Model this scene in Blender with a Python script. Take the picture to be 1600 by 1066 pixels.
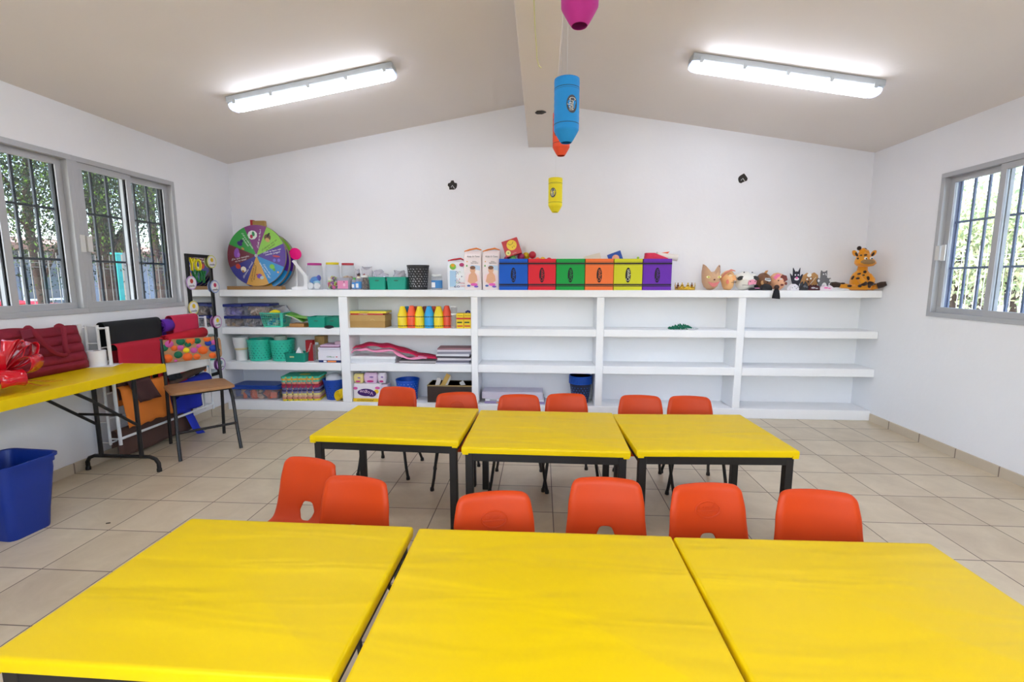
import bpy, math, random
from mathutils import Vector, Matrix, Euler
R = math.radians
T = 0.34                                   # one floor tile, metres: positions below are given in tiles
sc = bpy.context.scene
for o in list(bpy.data.objects): bpy.data.objects.remove(o)
COL = sc.collection

# ------------------------------------------------------------ camera, world, exposure
FPX = 730.7; PITCH = -0.13079; YAW = 0.06211
CX, CY, CZ = 5.7747, -12.5094, 3.9156
cam_d = bpy.data.cameras.new('camera'); cam = bpy.data.objects.new('camera', cam_d); COL.objects.link(cam)
cam_d.sensor_width = 36; cam_d.lens = 36 * FPX / 1600; cam_d.clip_start = 0.02; cam_d.clip_end = 200
QR = Matrix.Rotation(YAW, 3, 'Z') @ Matrix.Rotation(PITCH, 3, 'X')
cam.matrix_world = Matrix.Translation((CX*T, CY*T, CZ*T)) @ (QR @ Matrix.Rotation(R(90), 3, 'X')).to_4x4()
sc.camera = cam
sc.view_settings.view_transform = 'Standard'; sc.view_settings.look = 'None'
sc.view_settings.gamma = 1; sc.view_settings.use_curve_mapping = False
sc.view_settings.exposure = 1.14
world = bpy.data.worlds.new('world'); sc.world = world; world.use_nodes = True
wn = world.node_tree; wn.nodes.clear()
wo = wn.nodes.new('ShaderNodeOutputWorld'); wb = wn.nodes.new('ShaderNodeBackground'); sky = wn.nodes.new('ShaderNodeTexSky')
sky.sky_type = 'NISHITA'; sky.sun_disc = False; sky.sun_elevation = R(52); sky.sun_rotation = R(200); sky.air_density = 1.0; sky.dust_density = 3.0
wb.inputs[1].default_value = 0.66
wn.links.new(sky.outputs[0], wb.inputs[0]); wn.links.new(wb.outputs[0], wo.inputs[0])
sun_d = bpy.data.lights.new('sun', 'SUN'); sun_d.energy = 2.0; sun_d.angle = R(1); sun_d.color = (1, .95, .85)
sun = bpy.data.objects.new('sun', sun_d); COL.objects.link(sun); sun.rotation_euler = (R(8), R(-35), 0)
LAMP = 10.0                                # emission of the fluorescent diffusers

def ray(px, py):
    x = QR @ Vector((1,0,0)); f = QR @ Vector((0,1,0)); u = QR @ Vector((0,0,1))
    return f + x*((px-800)/FPX) - u*((py-533)/FPX)
def on(px, py, X=None, Y=None, Z=None):    # point of the place seen at a pixel, on a plane given in tiles; tiles
    d = ray(px, py)
    t = (X-CX)/d.x if X is not None else (Y-CY)/d.y if Y is not None else (Z-CZ)/d.z
    return Vector((CX+t*d.x, CY+t*d.y, CZ+t*d.z))
def at(px, py, **k): return on(px, py, **k)*T

# ------------------------------------------------------------ materials
def lin(h):
    h = h.lstrip('#'); c = [int(h[i:i+2], 16)/255 for i in (0, 2, 4)]
    return tuple(x/12.92 if x <= .04045 else ((x+.055)/1.055)**2.4 for x in c)
_m = {}
def M(hexc, rough=.5, metal=0, bump=0, bs=60, var=0, vs=8, clear=0, em=0, coat=0, sub=0, sheen=0):
    key = (hexc, rough, metal, bump, bs, var, vs, clear, em, coat, sub, sheen)
    if key in _m: return _m[key]
    m = bpy.data.materials.new('m_%s_%d' % (hexc.strip('#'), len(_m))); m.use_nodes = True
    nt = m.node_tree; N = nt.nodes; L = nt.links; p = N['Principled BSDF']; out = N['Material Output']
    c = lin(hexc); p.inputs['Base Color'].default_value = (*c, 1); p.inputs['Roughness'].default_value = rough
    p.inputs['Metallic'].default_value = metal; p.inputs['Coat Weight'].default_value = coat
    p.inputs['Sheen Weight'].default_value = sheen
    tc = N.new('ShaderNodeTexCoord')
    nz = N.new('ShaderNodeTexNoise'); nz.inputs['Scale'].default_value = vs; nz.inputs['Detail'].default_value = 4
    L.new(tc.outputs['Object'], nz.inputs['Vector'])
    v = max(var, .03)
    mx = N.new('ShaderNodeMix'); mx.data_type = 'RGBA'
    mx.inputs[6].default_value = tuple(x*(1-v) for x in c)+(1,); mx.inputs[7].default_value = tuple(min(1, x*(1+v)) for x in c)+(1,)
    L.new(nz.outputs['Fac'], mx.inputs[0]); L.new(mx.outputs[2], p.inputs['Base Color'])
    if bump:
        n2 = N.new('ShaderNodeTexNoise'); n2.inputs['Scale'].default_value = bs; n2.inputs['Detail'].default_value = 5
        L.new(tc.outputs['Object'], n2.inputs['Vector'])
        b = N.new('ShaderNodeBump'); b.inputs['Strength'].default_value = bump; b.inputs['Distance'].default_value = .01
        L.new(n2.outputs['Fac'], b.inputs['Height']); L.new(b.outputs[0], p.inputs['Normal'])
    if em:
        p.inputs['Emission Color'].default_value = (*c, 1); p.inputs['Emission Strength'].default_value = em
    if clear:
        tr = N.new('ShaderNodeBsdfTransparent'); tr.inputs[0].default_value = tuple(.7+.3*x for x in c)+(1,)
        ms = N.new('ShaderNodeMixShader'); fr = N.new('ShaderNodeLayerWeight'); fr.inputs[0].default_value = .3
        mr = N.new('ShaderNodeMapRange'); mr.inputs[3].default_value = 1-clear; mr.inputs[4].default_value = min(1, 1-clear+.22)
        L.new(fr.outputs['Facing'], mr.inputs[0]); L.new(mr.outputs[0], ms.inputs[0])
        L.new(tr.outputs[0], ms.inputs[1]); L.new(p.outputs[0], ms.inputs[2]); L.new(ms.outputs[0], out.inputs[0])
    _m[key] = m
    return m

# ------------------------------------------------------------ mesh builder
def rrect(w, d, r, z, n=4, cx=0, cy=0):
    r = min(r, w/2-1e-4, d/2-1e-4); P = []
    for k, (sx, sy) in enumerate(((1,1),(-1,1),(-1,-1),(1,-1))):
        for i in range(n+1):
            a = math.pi/2*(k+i/n)
            P.append((cx+sx*(w/2-r)+r*math.cos(a), cy+sy*(d/2-r)+r*math.sin(a), z))
    return P
def circ(r, z, n=24, cx=0, cy=0, sx=1, sy=1):
    return [(cx+r*sx*math.cos(2*math.pi*i/n), cy+r*sy*math.sin(2*math.pi*i/n), z) for i in range(n)]
def oval(w, h, n=20, cx=0, cz=0, rot=0):
    P = []
    for i in range(n):
        a = 2*math.pi*i/n; x, z = w/2*math.cos(a), h/2*math.sin(a)
        P.append((cx+x*math.cos(rot)-z*math.sin(rot), cz+x*math.sin(rot)+z*math.cos(rot)))
    return P
class B:
    def __init__(s): s.v = []; s.f = []; s.m = []
    def add(s, vs, fs, m=0, X=None):
        o = len(s.v)
        for v in vs:
            v = Vector(v); s.v.append(X @ v if X is not None else v)
        for f in fs: s.f.append(tuple(o+i for i in f)); s.m.append(m)
        return s
    def box(s, x0, x1, y0, y1, z0, z1, m=0, X=None):
        return s.add([(x0,y0,z0),(x1,y0,z0),(x1,y1,z0),(x0,y1,z0),(x0,y0,z1),(x1,y0,z1),(x1,y1,z1),(x0,y1,z1)],
              [(0,3,2,1),(4,5,6,7),(0,1,5,4),(1,2,6,5),(2,3,7,6),(3,0,4,7)], m, X)
    def loft(s, rings, m=0, c0=True, c1=True, closed=True, X=None, ms=None):
        n = len(rings[0]); V = [p for r in rings for p in r]; F = []; MM = []
        for i in range(len(rings)-1):
            for j in range(n if closed else n-1):
                k = (j+1) % n; F.append((i*n+j, i*n+k, (i+1)*n+k, (i+1)*n+j)); MM.append(ms[i] if ms else m)
        if c0: F.append(tuple(reversed(range(n)))); MM.append(ms[0] if ms else m)
        if c1: F.append(tuple((len(rings)-1)*n+j for j in range(n))); MM.append(ms[-1] if ms else m)
        o = len(s.v)
        for v in V:
            v = Vector(v); s.v.append(X @ v if X is not None else v)
        for f, q in zip(F, MM): s.f.append(tuple(o+i for i in f)); s.m.append(q)
        return s
    def lathe(s, prof, n=24, c=(0,0,0), m=0, X=None, c0=True, c1=True, ms=None, sx=1, sy=1):
        return s.loft([circ(max(r, 1e-5), c[2]+z, n, c[0], c[1], sx, sy) for r, z in prof], m, c0, c1, X=X, ms=ms)
    def tube(s, pts, r, n=8, m=0, caps=True, flat=None, X=None, closed=False):
        pts = [Vector(p) for p in pts]; rings = []; N = len(pts); up = None
        rs = r if isinstance(r, (list, tuple)) else [r]*N
        for i, p in enumerate(pts):
            if closed: t = pts[(i+1) % N]-pts[i-1]
            else: t = (pts[min(i+1, N-1)]-pts[max(i-1, 0)])
            t.normalize()
            if up is None:
                up = Vector((0,0,1)) if abs(t.z) < .9 else Vector((1,0,0))
            a = t.cross(up)
            if a.length < 1e-6: a = t.cross(Vector((0,1,0)))
            a.normalize(); b = a.cross(t).normalized(); up = b
            fa, fb = (flat if flat else (1, 1))
            rings.append([p+a*(rs[i]*fa*math.cos(2*math.pi*k/n))+b*(rs[i]*fb*math.sin(2*math.pi*k/n)) for k in range(n)])
        if closed: rings.append(rings[0]); caps = False
        return s.loft(rings, m, caps, caps, X=X)
    def sph(s, c, rx, ry=None, rz=None, m=0, n=16, k=10, X=None):
        ry = rx if ry is None else ry; rz = rx if rz is None else rz
        rings = [[(c[0]+rx*math.sin(a)*math.cos(2*math.pi*j/n), c[1]+ry*math.sin(a)*math.sin(2*math.pi*j/n), c[2]-rz*math.cos(a)) for j in range(n)]
                 for a in [max(.03, min(math.pi-.03, math.pi*i/k)) for i in range(k+1)]]
        return s.loft(rings, m, X=X)
    def plate(s, P, y=0, th=.003, m=0, X=None):     # outline in x-z, front face at y, thickness towards +y
        n = len(P); A = sum(P[i][0]*P[(i+1)%n][1]-P[(i+1)%n][0]*P[i][1] for i in range(n))
        if A < 0: P = P[::-1]
        V = [(a, y, b) for a, b in P]+[(a, y+th, b) for a, b in P]
        F = [tuple(range(n)), tuple(reversed(range(n, 2*n)))]+[(i, n+i, n+(i+1)%n, (i+1)%n) for i in range(n)]
        return s.add(V, F, m, X)
    def text(s, t, h, x=0, z=0, y=0, th=.0008, m=0, rot=0, X=None, align='CENTER', wid=None):  # faces -y
        cu = bpy.data.curves.new('t', 'FONT'); cu.body = t; cu.size = h; cu.align_x = align; cu.align_y = 'CENTER'; cu.resolution_u = 2
        cu.extrude = th/2
        ob = bpy.data.objects.new('t', cu); COL.objects.link(ob)
        dg = bpy.context.evaluated_depsgraph_get(); me = bpy.data.meshes.new_from_object(ob.evaluated_get(dg))
        bpy.data.objects.remove(ob); bpy.data.curves.remove(cu)
        if len(me.vertices):
            xs = [v.co.x for v in me.vertices]; k = 1
            if wid: k = wid/max(1e-6, max(xs)-min(xs))
            ca, sa = math.cos(rot), math.sin(rot)
            V = [(x+v.co.x*k*ca-v.co.y*sa, y-v.co.z-th/2, z+v.co.x*k*sa+v.co.y*ca) for v in me.vertices]
            s.add(V, [tuple(p.vertices) for p in me.polygons], m, X)
        bpy.data.meshes.remove(me)
        return s
    def obj(s, name, mats, parent=None, loc=(0,0,0), rot=(0,0,0), smooth=True, bevel=0, solid=0, subd=0, ang=35, seg=2):
        me = bpy.data.meshes.new(name); me.from_pydata([tuple(v) for v in s.v], [], s.f)
        if not isinstance(mats, (list, tuple)): mats = [mats]
        for m in mats: me.materials.append(m)
        me.polygons.foreach_set('material_index', s.m)
        me.validate(); me.update()
        if smooth:
            me.polygons.foreach_set('use_smooth', [True]*len(me.polygons)); me.set_sharp_from_angle(angle=R(ang))
        o = bpy.data.objects.new(name, me); COL.objects.link(o); o.location = loc; o.rotation_euler = rot
        if parent is not None: o.parent = parent
        if solid: d = o.modifiers.new('solid', 'SOLIDIFY'); d.thickness = solid; d.offset = 0
        if bevel: d = o.modifiers.new('bevel', 'BEVEL'); d.width = bevel; d.segments = seg; d.limit_method = 'ANGLE'; d.angle_limit = R(40)
        if subd: d = o.modifiers.new('sub', 'SUBSURF'); d.levels = subd; d.render_levels = subd
        return o
def tag(o, label=None, cat=None, group=None, kind=None):
    if label: o['label'] = label
    if cat: o['category'] = cat
    if group: o['group'] = group
    if kind: o['kind'] = kind
    return o
def thing(name, label, cat, loc=(0,0,0), rot=(0,0,0), group=None, kind=None):
    o = bpy.data.objects.new(name, None); COL.objects.link(o); o.location = loc
    o.rotation_euler = rot if isinstance(rot, (list, tuple)) else (0, 0, rot); o.empty_display_size = .05
    return tag(o, label, cat, group, kind)
def dup(r, loc, rz, label, group=None, skip=()):
    def cp(o, par):
        c = o.copy(); COL.objects.link(c)
        if par: c.parent = par
        for ch in [x for x in ALL if x.parent == o]:
            if ch.name.split('.')[0] in skip: continue
            cp(ch, c)
        return c
    ALL = list(bpy.data.objects)
    c = cp(r, None); c.location = loc; c.rotation_euler = (0, 0, rz); c['label'] = label
    if group: c['group'] = group
    return c
def V3(x, y, z): return Vector((x*T, y*T, z*T))
rnd = random.Random(5)

# ------------------------------------------------------------ room shell
XL, XR, YB, YF = -3.70, 14.97, 1.613, -16.5
XP = 5.65; SLOPE = .167; ZE = 7.37; ZR = ZE+SLOPE*(XP-XL)
def zceil(x): return ZE+SLOPE*(x-XL) if x < XP else ZR-SLOPE*(x-XP)*((ZR-7.40)/((XR-XP)*SLOPE))
WALL = M('#F0F1F5', .6, bump=.12, bs=25, var=.01, vs=2)
CEIL = M('#ECE6E2', .7, bump=.1, bs=18, var=.025, vs=1.2)
def floor_mat():
    m = bpy.data.materials.new('floor_tiles'); m.use_nodes = True; nt = m.node_tree; N = nt.nodes; L = nt.links; p = N['Principled BSDF']
    tc = N.new('ShaderNodeTexCoord'); mp = N.new('ShaderNodeVectorMath'); mp.operation = 'SCALE'; mp.inputs['Scale'].default_value = 1/T
    L.new(tc.outputs['Object'], mp.inputs[0])
    fr = N.new('ShaderNodeVectorMath'); fr.operation = 'FRACTION'; L.new(mp.outputs[0], fr.inputs[0])
    fl = N.new('ShaderNodeVectorMath'); fl.operation = 'FLOOR'; L.new(mp.outputs[0], fl.inputs[0])
    sx = N.new('ShaderNodeSeparateXYZ'); L.new(fr.outputs[0], sx.inputs[0])
    def edge(o):
        a = N.new('ShaderNodeMath'); a.operation = 'SUBTRACT'; a.inputs[1].default_value = .5; L.new(o, a.inputs[0])
        b = N.new('ShaderNodeMath'); b.operation = 'ABSOLUTE'; L.new(a.outputs[0], b.inputs[0]); return b
    a, b = edge(sx.outputs[0]), edge(sx.outputs[1])
    mxx = N.new('ShaderNodeMath'); mxx.operation = 'MAXIMUM'; L.new(a.outputs[0], mxx.inputs[0]); L.new(b.outputs[0], mxx.inputs[1])
    g = N.new('ShaderNodeMapRange'); g.inputs[1].default_value = .4905; g.inputs[2].default_value = .4945; L.new(mxx.outputs[0], g.inputs[0])
    wn_ = N.new('ShaderNodeTexWhiteNoise'); wn_.noise_dimensions = '2D'; L.new(fl.outputs[0], wn_.inputs[0])
    nz = N.new('ShaderNodeTexNoise'); nz.inputs['Scale'].default_value = 5; nz.inputs['Detail'].default_value = 7; nz.inputs['Roughness'].default_value = .65; nz.inputs['Distortion'].default_value = .6
    L.new(tc.outputs['Object'], nz.inputs['Vector'])
    ad = N.new('ShaderNodeMath'); ad.operation = 'MULTIPLY_ADD'; ad.inputs[1].default_value = .35; L.new(wn_.outputs[0], ad.inputs[0]); L.new(nz.outputs['Fac'], ad.inputs[2])
    cr = N.new('ShaderNodeValToRGB'); cr.color_ramp.elements[0].position = .35; cr.color_ramp.elements[1].position = .95
    cr.color_ramp.elements[0].color = (*lin('#BCAB91'), 1); cr.color_ramp.elements[1].color = (*lin('#D6C7AD'), 1)
    L.new(ad.outputs[0], cr.inputs[0])
    mx = N.new('ShaderNodeMix'); mx.data_type = 'RGBA'; L.new(g.outputs[0], mx.inputs[0]); L.new(cr.outputs[0], mx.inputs[6]); mx.inputs[7].default_value = (*lin('#6E5F58'), 1)
    L.new(mx.outputs[2], p.inputs['Base Color'])
    rr = N.new('ShaderNodeMapRange'); rr.inputs[3].default_value = .32; rr.inputs[4].default_value = .8; L.new(g.outputs[0], rr.inputs[0]); L.new(rr.outputs[0], p.inputs['Roughness'])
    bp = N.new('ShaderNodeBump'); bp.inputs['Strength'].default_value = .4; bp.inputs['Distance'].default_value = .002; bp.invert = True
    L.new(g.outputs[0], bp.inputs['Height']); L.new(bp.outputs[0], p.inputs['Normal'])
    return m
def structure(o): o['kind'] = 'structure'; return o
structure(B().box(XL*T-.15, XR*T+.15, YF*T-.15, YB*T+.15, -.1, 0).obj('floor', floor_mat(), smooth=False))
# ceiling: two slopes, slab with eaves, left one stretched to block the sun
b = B()
E0, E1 = XL-2.6, XR+1.6
def zc_ext(x): return ZE+SLOPE*(x-XL) if x < XP else ZR-(ZR-7.40)/(XR-XP)*(x-XP)
sec = [(E0, zc_ext(E0)), (XP, ZR), (E1, zc_ext(E1))]
low = [(x*T, z*T) for x, z in sec]; up_ = [(x*T, z*T+.12) for x, z in sec[::-1]]
ring0 = [(x, (YF-1)*T, z) for x, z in low+up_]; ring1 = [(x, (YB+1)*T, z) for x, z in low+up_]
b.loft([ring0, ring1]); structure(b.obj('ceiling', CEIL, smooth=False))
def gable(y0, y1, name, hole=None):
    P = [(XL*T-.15, 0), (XR*T+.15, 0), (XR*T+.15, zc_ext(XR)*T-.0), (XP*T, ZR*T+.02), (XL*T-.15, zc_ext(XL)*T)]
    bb = B().plate(P, y0, y1-y0)
    return structure(bb.obj(name, WALL, smooth=False))
gable(YB*T, YB*T+.15, 'wall_back')
FW0, FW1, FZ0, FZ1 = 0.6, 10.6, 2.1, 6.6          # unseen wide window added behind the camera for frontal daylight
def front_wall():
    y0, y1 = YF*T-.15, YF*T; bb = B()
    bb.box(XL*T-.15, FW0*T, y0, y1, 0, 7.3*T); bb.box(FW1*T, XR*T+.15, y0, y1, 0, 7.3*T)
    bb.box(FW0*T, FW1*T, y0, y1, 0, FZ0*T); bb.box(FW0*T, FW1*T, y0, y1, FZ1*T, 7.3*T)
    bb.plate([(XL*T-.15, 7.3*T), (XR*T+.15, 7.3*T), (XP*T, ZR*T+.02)], y0, .15)
    return structure(bb.obj('wall_front', WALL, smooth=False))
front_wall()
# side walls with window openings
LW = (-.62, -8.6, 3.22, 6.40)    # y near back, y near front, z0, z1
RW = (-.76, -6.55, 3.05, 6.32)
def side_wall(name, x0, x1, w, ztop):
    y0, y1, z0, z1 = w; bb = B()
    bb.box(x0, x1, YF*T-.1, YB*T+.1, 0, z0*T); bb.box(x0, x1, YF*T-.1, YB*T+.1, z1*T, ztop)
    bb.box(x0, x1, y0*T, YB*T+.1, z0*T, z1*T); bb.box(x0, x1, YF*T-.1, y1*T, z0*T, z1*T)
    return structure(bb.obj(name, WALL, smooth=False))
side_wall('wall_left', XL*T-.15, XL*T, LW, ZE*T+.03)
side_wall('wall_right', XR*T, XR*T+.15, RW, 7.40*T+.03)
# ridge beam
structure(B().box(5.37*T, 6.06*T, YF*T, YB*T+.01, 7.70*T, ZR*T+.01).obj('trim_1', CEIL, smooth=False, bevel=.004))
# baseboards: individual tile lengths with dark joints
BB = M('#C9BBA6', .45, var=.06, vs=6); JO = M('#8C7D70', .8)
def skirting(name, xa, xb, ys):
    bb = B()
    bb.box(min(xa,xb)*T, max(xa,xb)*T, ys[0]*T, ys[1]*T, 0, .205*T, 1)
    y = math.floor(ys[0])
    while y < ys[1]:
        a, c = max(y+.02, ys[0]), min(y+.99, ys[1])
        if c > a: bb.box(min(xa,xb)*T-(.001 if xb < xa else 0), max(xa,xb)*T+(.001 if xb > xa else 0), a*T, c*T, 0, .21*T, 0)
        y += 1
    return structure(bb.obj(name, [BB, JO], smooth=False))
skirting('baseboard_right', XR, XR-.035, (YF, .74))
skirting('baseboard_left', XL, XL+.035, (YF, .74))

# ------------------------------------------------------------ windows
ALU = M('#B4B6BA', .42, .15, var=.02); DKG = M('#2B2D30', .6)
def glass_mat():
    m = bpy.data.materials.new('window_glass'); m.use_nodes = True; nt = m.node_tree; N = nt.nodes; L = nt.links
    tr = N.new('ShaderNodeBsdfTransparent'); tr.inputs[0].default_value = (.93, .96, .96, 1); gl = N.new('ShaderNodeBsdfGlossy'); gl.inputs['Roughness'].default_value = .01
    lw = N.new('ShaderNodeLayerWeight'); lw.inputs[0].default_value = .5; pw = N.new('ShaderNodeMath'); pw.operation = 'POWER'; pw.inputs[1].default_value = 4
    L.new(lw.outputs['Facing'], pw.inputs[0]); fr = N.new('ShaderNodeMapRange'); fr.inputs[3].default_value = .03; fr.inputs[4].default_value = .6; L.new(pw.outputs[0], fr.inputs[0]); ms = N.new('ShaderNodeMixShader')
    L.new(fr.outputs[0], ms.inputs[0]); L.new(tr.outputs[0], ms.inputs[1]); L.new(gl.outputs[0], ms.inputs[2]); L.new(ms.outputs[0], N['Material Output'].inputs[0])
    return m
GLASS = glass_mat()
GRL = M('#2C343E', .5, .1); GRR_SKYLIT = M('#66718A', .5, .1); LATCH = M('#D6D6D4', .4, .2)  # right grille bars are coloured lighter and bluer to carry skylight
REV_L = M('#7A808C', .8)
def window(n, side, y0, y1, z0, z1, grm, open_latch=True):
    s = 1 if side == 'L' else -1               # s: +1 interior is towards +x
    xw = (XL if side == 'L' else XR)*T
    w = thing('window_%d' % n, 'grey aluminium sliding window with a steel security grille, on the %s wall' % ('left' if side == 'L' else 'right'), 'window', (xw, (y0+y1)/2*T, z0*T), 0, kind='structure')
    hw = abs(y1-y0)/2*T; H = (z1-z0)*T
    def bx(bb, xa, xb, ya, yb, za, zb, m=0): bb.box(min(xa*s, xb*s), max(xa*s, xb*s), ya, yb, za, zb, m)
    f = B(); t = .035                           # outer frame, sits near the inner face
    for (ya, yb, za, zb) in ((-hw, hw, 0, t), (-hw, hw, H-t, H), (-hw, -hw+t, t, H-t), (hw-t, hw, t, H-t)): bx(f, -.075, .008, ya, yb, za, zb)
    f.obj('window_frame', ALU, w, smooth=False, bevel=.002)
    st = .042
    for k, (ya, yb, dx) in enumerate(((-hw+t, .022, -.03), (-.022, hw-t, -.062))):
        sb = B()
        for (a, c, za, zb) in ((ya, yb, t, t+st), (ya, yb, H-t-st, H-t), (ya, ya+st, t+st, H-t-st), (yb-st, yb, t+st, H-t-st)): bx(sb, dx, dx+.026, a, c, za, zb)
        so = sb.obj('sash', ALU, w, smooth=False, bevel=.0015)
        g = B(); bx(g, dx+.011, dx+.015, ya+st-.004, yb-st+.004, t+st-.004, H-t-st+.004); g.obj('glass_pane', GLASS, so, smooth=False)
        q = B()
        for (a, c, za, zb) in ((ya+st-.004, ya+st, t+st, H-t-st), (yb-st, yb-st+.004, t+st, H-t-st)): bx(q, -.0752 if s > 0 else dx+.0152, dx+.0175, a, c, za, zb)  # on left windows the dark strip runs outward, painting shade onto the jamb
        q.obj('gasket_jamb_shade', DKG, so, smooth=False)
    l = B(); yl = (-hw+t+.02) if side == 'L' else (hw-t-.02)
    bx(l, -.004, .022, yl-.018, yl+.018, H*.40, H*.50); bx(l, .004, .014, yl-.062, yl-.026, H*.395, H*.505); l.obj('latch', LATCH, w, smooth=False, bevel=.002)
    gr = B(); xo = -.135; nb = max(3, round(2*hw/.128))
    for i in range(nb+1):
        y = -hw+.02+(2*hw-.04)*i/nb; bx(gr, xo-.006, xo+.006, y-.008, y+.008, 0, H)
    for zz in (.345, .665): bx(gr, xo-.004, xo+.008, -hw, hw, H*zz-.008, H*zz+.008)
    gr.obj('security_grille', grm, w, smooth=False)
    rv = B(); mo = M('#4A505C', .8) if side == 'L' else M('#A6ADC4', .8)  # linings added over the white reveal, shade and skylight put into their colour
    for (ya, yb, za, zb) in ((-hw, hw, .0, .006), (-hw, hw, H-.006, H), (-hw, -hw+.006, 0, H), (hw-.006, hw, 0, H)): bx(rv, -.1495, -.0755, ya, yb, za, zb)
    rv.obj('reveal_shade_lining', mo, w, smooth=False)
    return w
wl = (LW[0]-LW[1])/3
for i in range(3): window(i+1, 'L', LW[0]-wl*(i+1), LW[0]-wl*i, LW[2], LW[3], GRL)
wr = (RW[0]-RW[1])/2
w4 = None
for i in range(2): window(i+4, 'R', RW[0]-wr*(i+1), RW[0]-wr*i, RW[2], RW[3], GRR_SKYLIT)

fwn = thing('window_6', 'unseen wide aluminium window added behind the camera as frontal fill', 'window', ((FW0+FW1)/2*T, YF*T, FZ0*T), 0, kind='structure')
hw_, H_ = (FW1-FW0)/2*T, (FZ1-FZ0)*T; fb_ = B()
for x in (-hw_, -hw_/2-.02, -.02, hw_/2-.02, hw_-.04): fb_.box(x, x+.04, -.09, -.03, 0, H_)
fb_.box(-hw_, hw_, -.09, -.03, 0, .04); fb_.box(-hw_, hw_, -.09, -.03, H_-.04, H_); fb_.obj('window_frame', ALU, fwn, smooth=False)
B().box(-hw_+.03, hw_-.03, -.062, -.058, .03, H_-.03).obj('glass_pane', GLASS, fwn, smooth=False)

# ------------------------------------------------------------ fluorescent lamps
HOUS = M('#C4CCD2', .4, var=.02); DIF = M('#ECF1FF', .3, em=LAMP); ENDC = M('#DDE2EC', .15, clear=.45); DARK = M('#5A5F70', .6)
def lamp(xa, xb, y, label):
    za, zb = zceil(xa), zceil(xb); L = math.hypot(xb-xa, zb-za)*T; ang = math.atan2(zb-za, xb-xa)
    c = V3((xa+xb)/2, y, (za+zb)/2)
    t = thing('ceiling_lamp', label, 'ceiling light', c, (0, -ang, 0), 'fluorescent batten lamps on the ceiling')
    hb = B()
    hb.loft([[(x, -.055, -.002), (x, .055, -.002), (x, .06, -.04), (x, .05, -.05), (x, -.05, -.05), (x, -.06, -.04)] for x in (-L/2, L/2)])
    hb.obj('housing', HOUS, t, smooth=False, bevel=.003)
    pr = [(-.052, -.045), (-.052, -.07), (-.035, -.092), (0, -.098), (.035, -.092), (.052, -.07), (.052, -.045)]
    B().loft([[(x, a, z) for a, z in pr] for x in (-L/2+.055, L/2-.055)]).obj('diffuser', DIF, t)
    for s in (-1, 1):
        B().loft([[(x*s, a*k, -.045+(z+.045)*k) for a, z in pr] for x, k in ((L/2-.055, 1), (L/2-.02, .98), (L/2, .75))]).obj('end_cap', ENDC, t)
    for i in range(5):
        x = -L/2+.06+(L-.12)*i/4
        for s in (-1, 1): B().box(x-.012, x+.012, s*.058-.005, s*.058+.005, -.064, -.03).obj('clip', HOUS, t, smooth=False)
    B().box(-.04, .04, .05, .085, -.02, 0).obj('junction_plate', DARK, t, smooth=False)
lamp(-1.03, 2.62, -2.12, 'white fluorescent batten lamp on the left ceiling slope')
lamp(8.78, 12.50, -2.15, 'white fluorescent batten lamp on the right ceiling slope')
lamp(-1.03, 2.62, -7.9, 'unseen batten lamp added as fill above the view on the left slope')  # this and the next three lamps are unseen, added for frontal fill
lamp(8.78, 12.50, -7.9, 'unseen batten lamp added as fill above the view on the right slope')
lamp(-1.03, 2.62, -13.6, 'unseen batten lamp added as fill behind the camera on the left slope')
lamp(8.78, 12.50, -13.6, 'unseen batten lamp added as fill behind the camera on the right slope')

# ------------------------------------------------------------ built-in shelving
SH = M('#F3F4F7', .55, bump=.15, bs=20, var=.015, vs=3)
YS = .7525
su = thing('built_in_shelving', 'long white plastered masonry shelving along the back wall, five bays', 'shelving', V3(5.6, YS, 0))
def shp(name, x0, x1, z0, z1, y0=YS): return B().box((x0-5.6)*T, (x1-5.6)*T, (y0-YS)*T, (YB-YS)*T-.001, z0*T, z1*T).obj(name, SH, su, smooth=False, bevel=.006)
ZT, Z2, Z3, Z4 = 3.62, 2.51, 1.467, .288
shp('top_slab', XL+.01, XR-.01, 3.42, ZT)
DV = [(-.11, .16), (3.77, 3.965), (7.337, 7.547), (11.206, 11.413)]
for a, c in DV: shp('divider', a, c, Z4, 3.42, YS+.012)
bays = [(XL+.01, -.11), (.16, 3.77), (3.965, 7.337), (7.547, 11.206), (11.413, XR-.01)]
for a, c in bays:
    shp('shelf', a, c, 2.302, Z2); shp('shelf', a, c, 1.235, Z3)
shp('plinth', XL+.01, XR-.01, 0, Z4)

# ------------------------------------------------------------ holes and wire
def hole(name, c, s, label, nrm='y'):
    r = random.Random(int(c[0]*100)); P = []
    for i in range(14):
        a = 2*math.pi*i/14; k = s*(.75+.4*r.random()); P.append((k*math.cos(a), k*math.sin(a)))
    o = B().plate(P, 0, .003, 0); o.tube([(-s*.3, 0, -s*.4), (0, -.006, 0), (s*.5, -.008, -s*.7)], .003, 6, 1); o.tube([(-s*.5, 0, s*.2), (0, -.008, s*.1), (s*.4, -.002, s*.4)], .003, 6, 0)
    q = o.obj(name, [M('#3A3633', .9, bump=.6, bs=200), M('#D8D8D8', .5)], smooth=False); q.location = c
    if nrm == 'z': q.rotation_euler = (R(90), 0, 0)
    tag(q, label, 'wall outlet hole'); return q
hole('outlet_hole', (3.139*T, YB*T-.003, 6.662*T), .045, 'dark open outlet hole in the back wall, left of the beam')
hole('outlet_hole', (11.44*T, YB*T-.003, 6.755*T), .045, 'dark open outlet hole in the back wall, right of the beam')
h3 = hole('outlet_hole', (5.73*T, -1.25*T, 7.70*T-.003), .04, 'small dark opening in the underside of the ceiling beam'); h3.rotation_euler = (R(-90), 0, 0)
wz = 7.66
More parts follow.
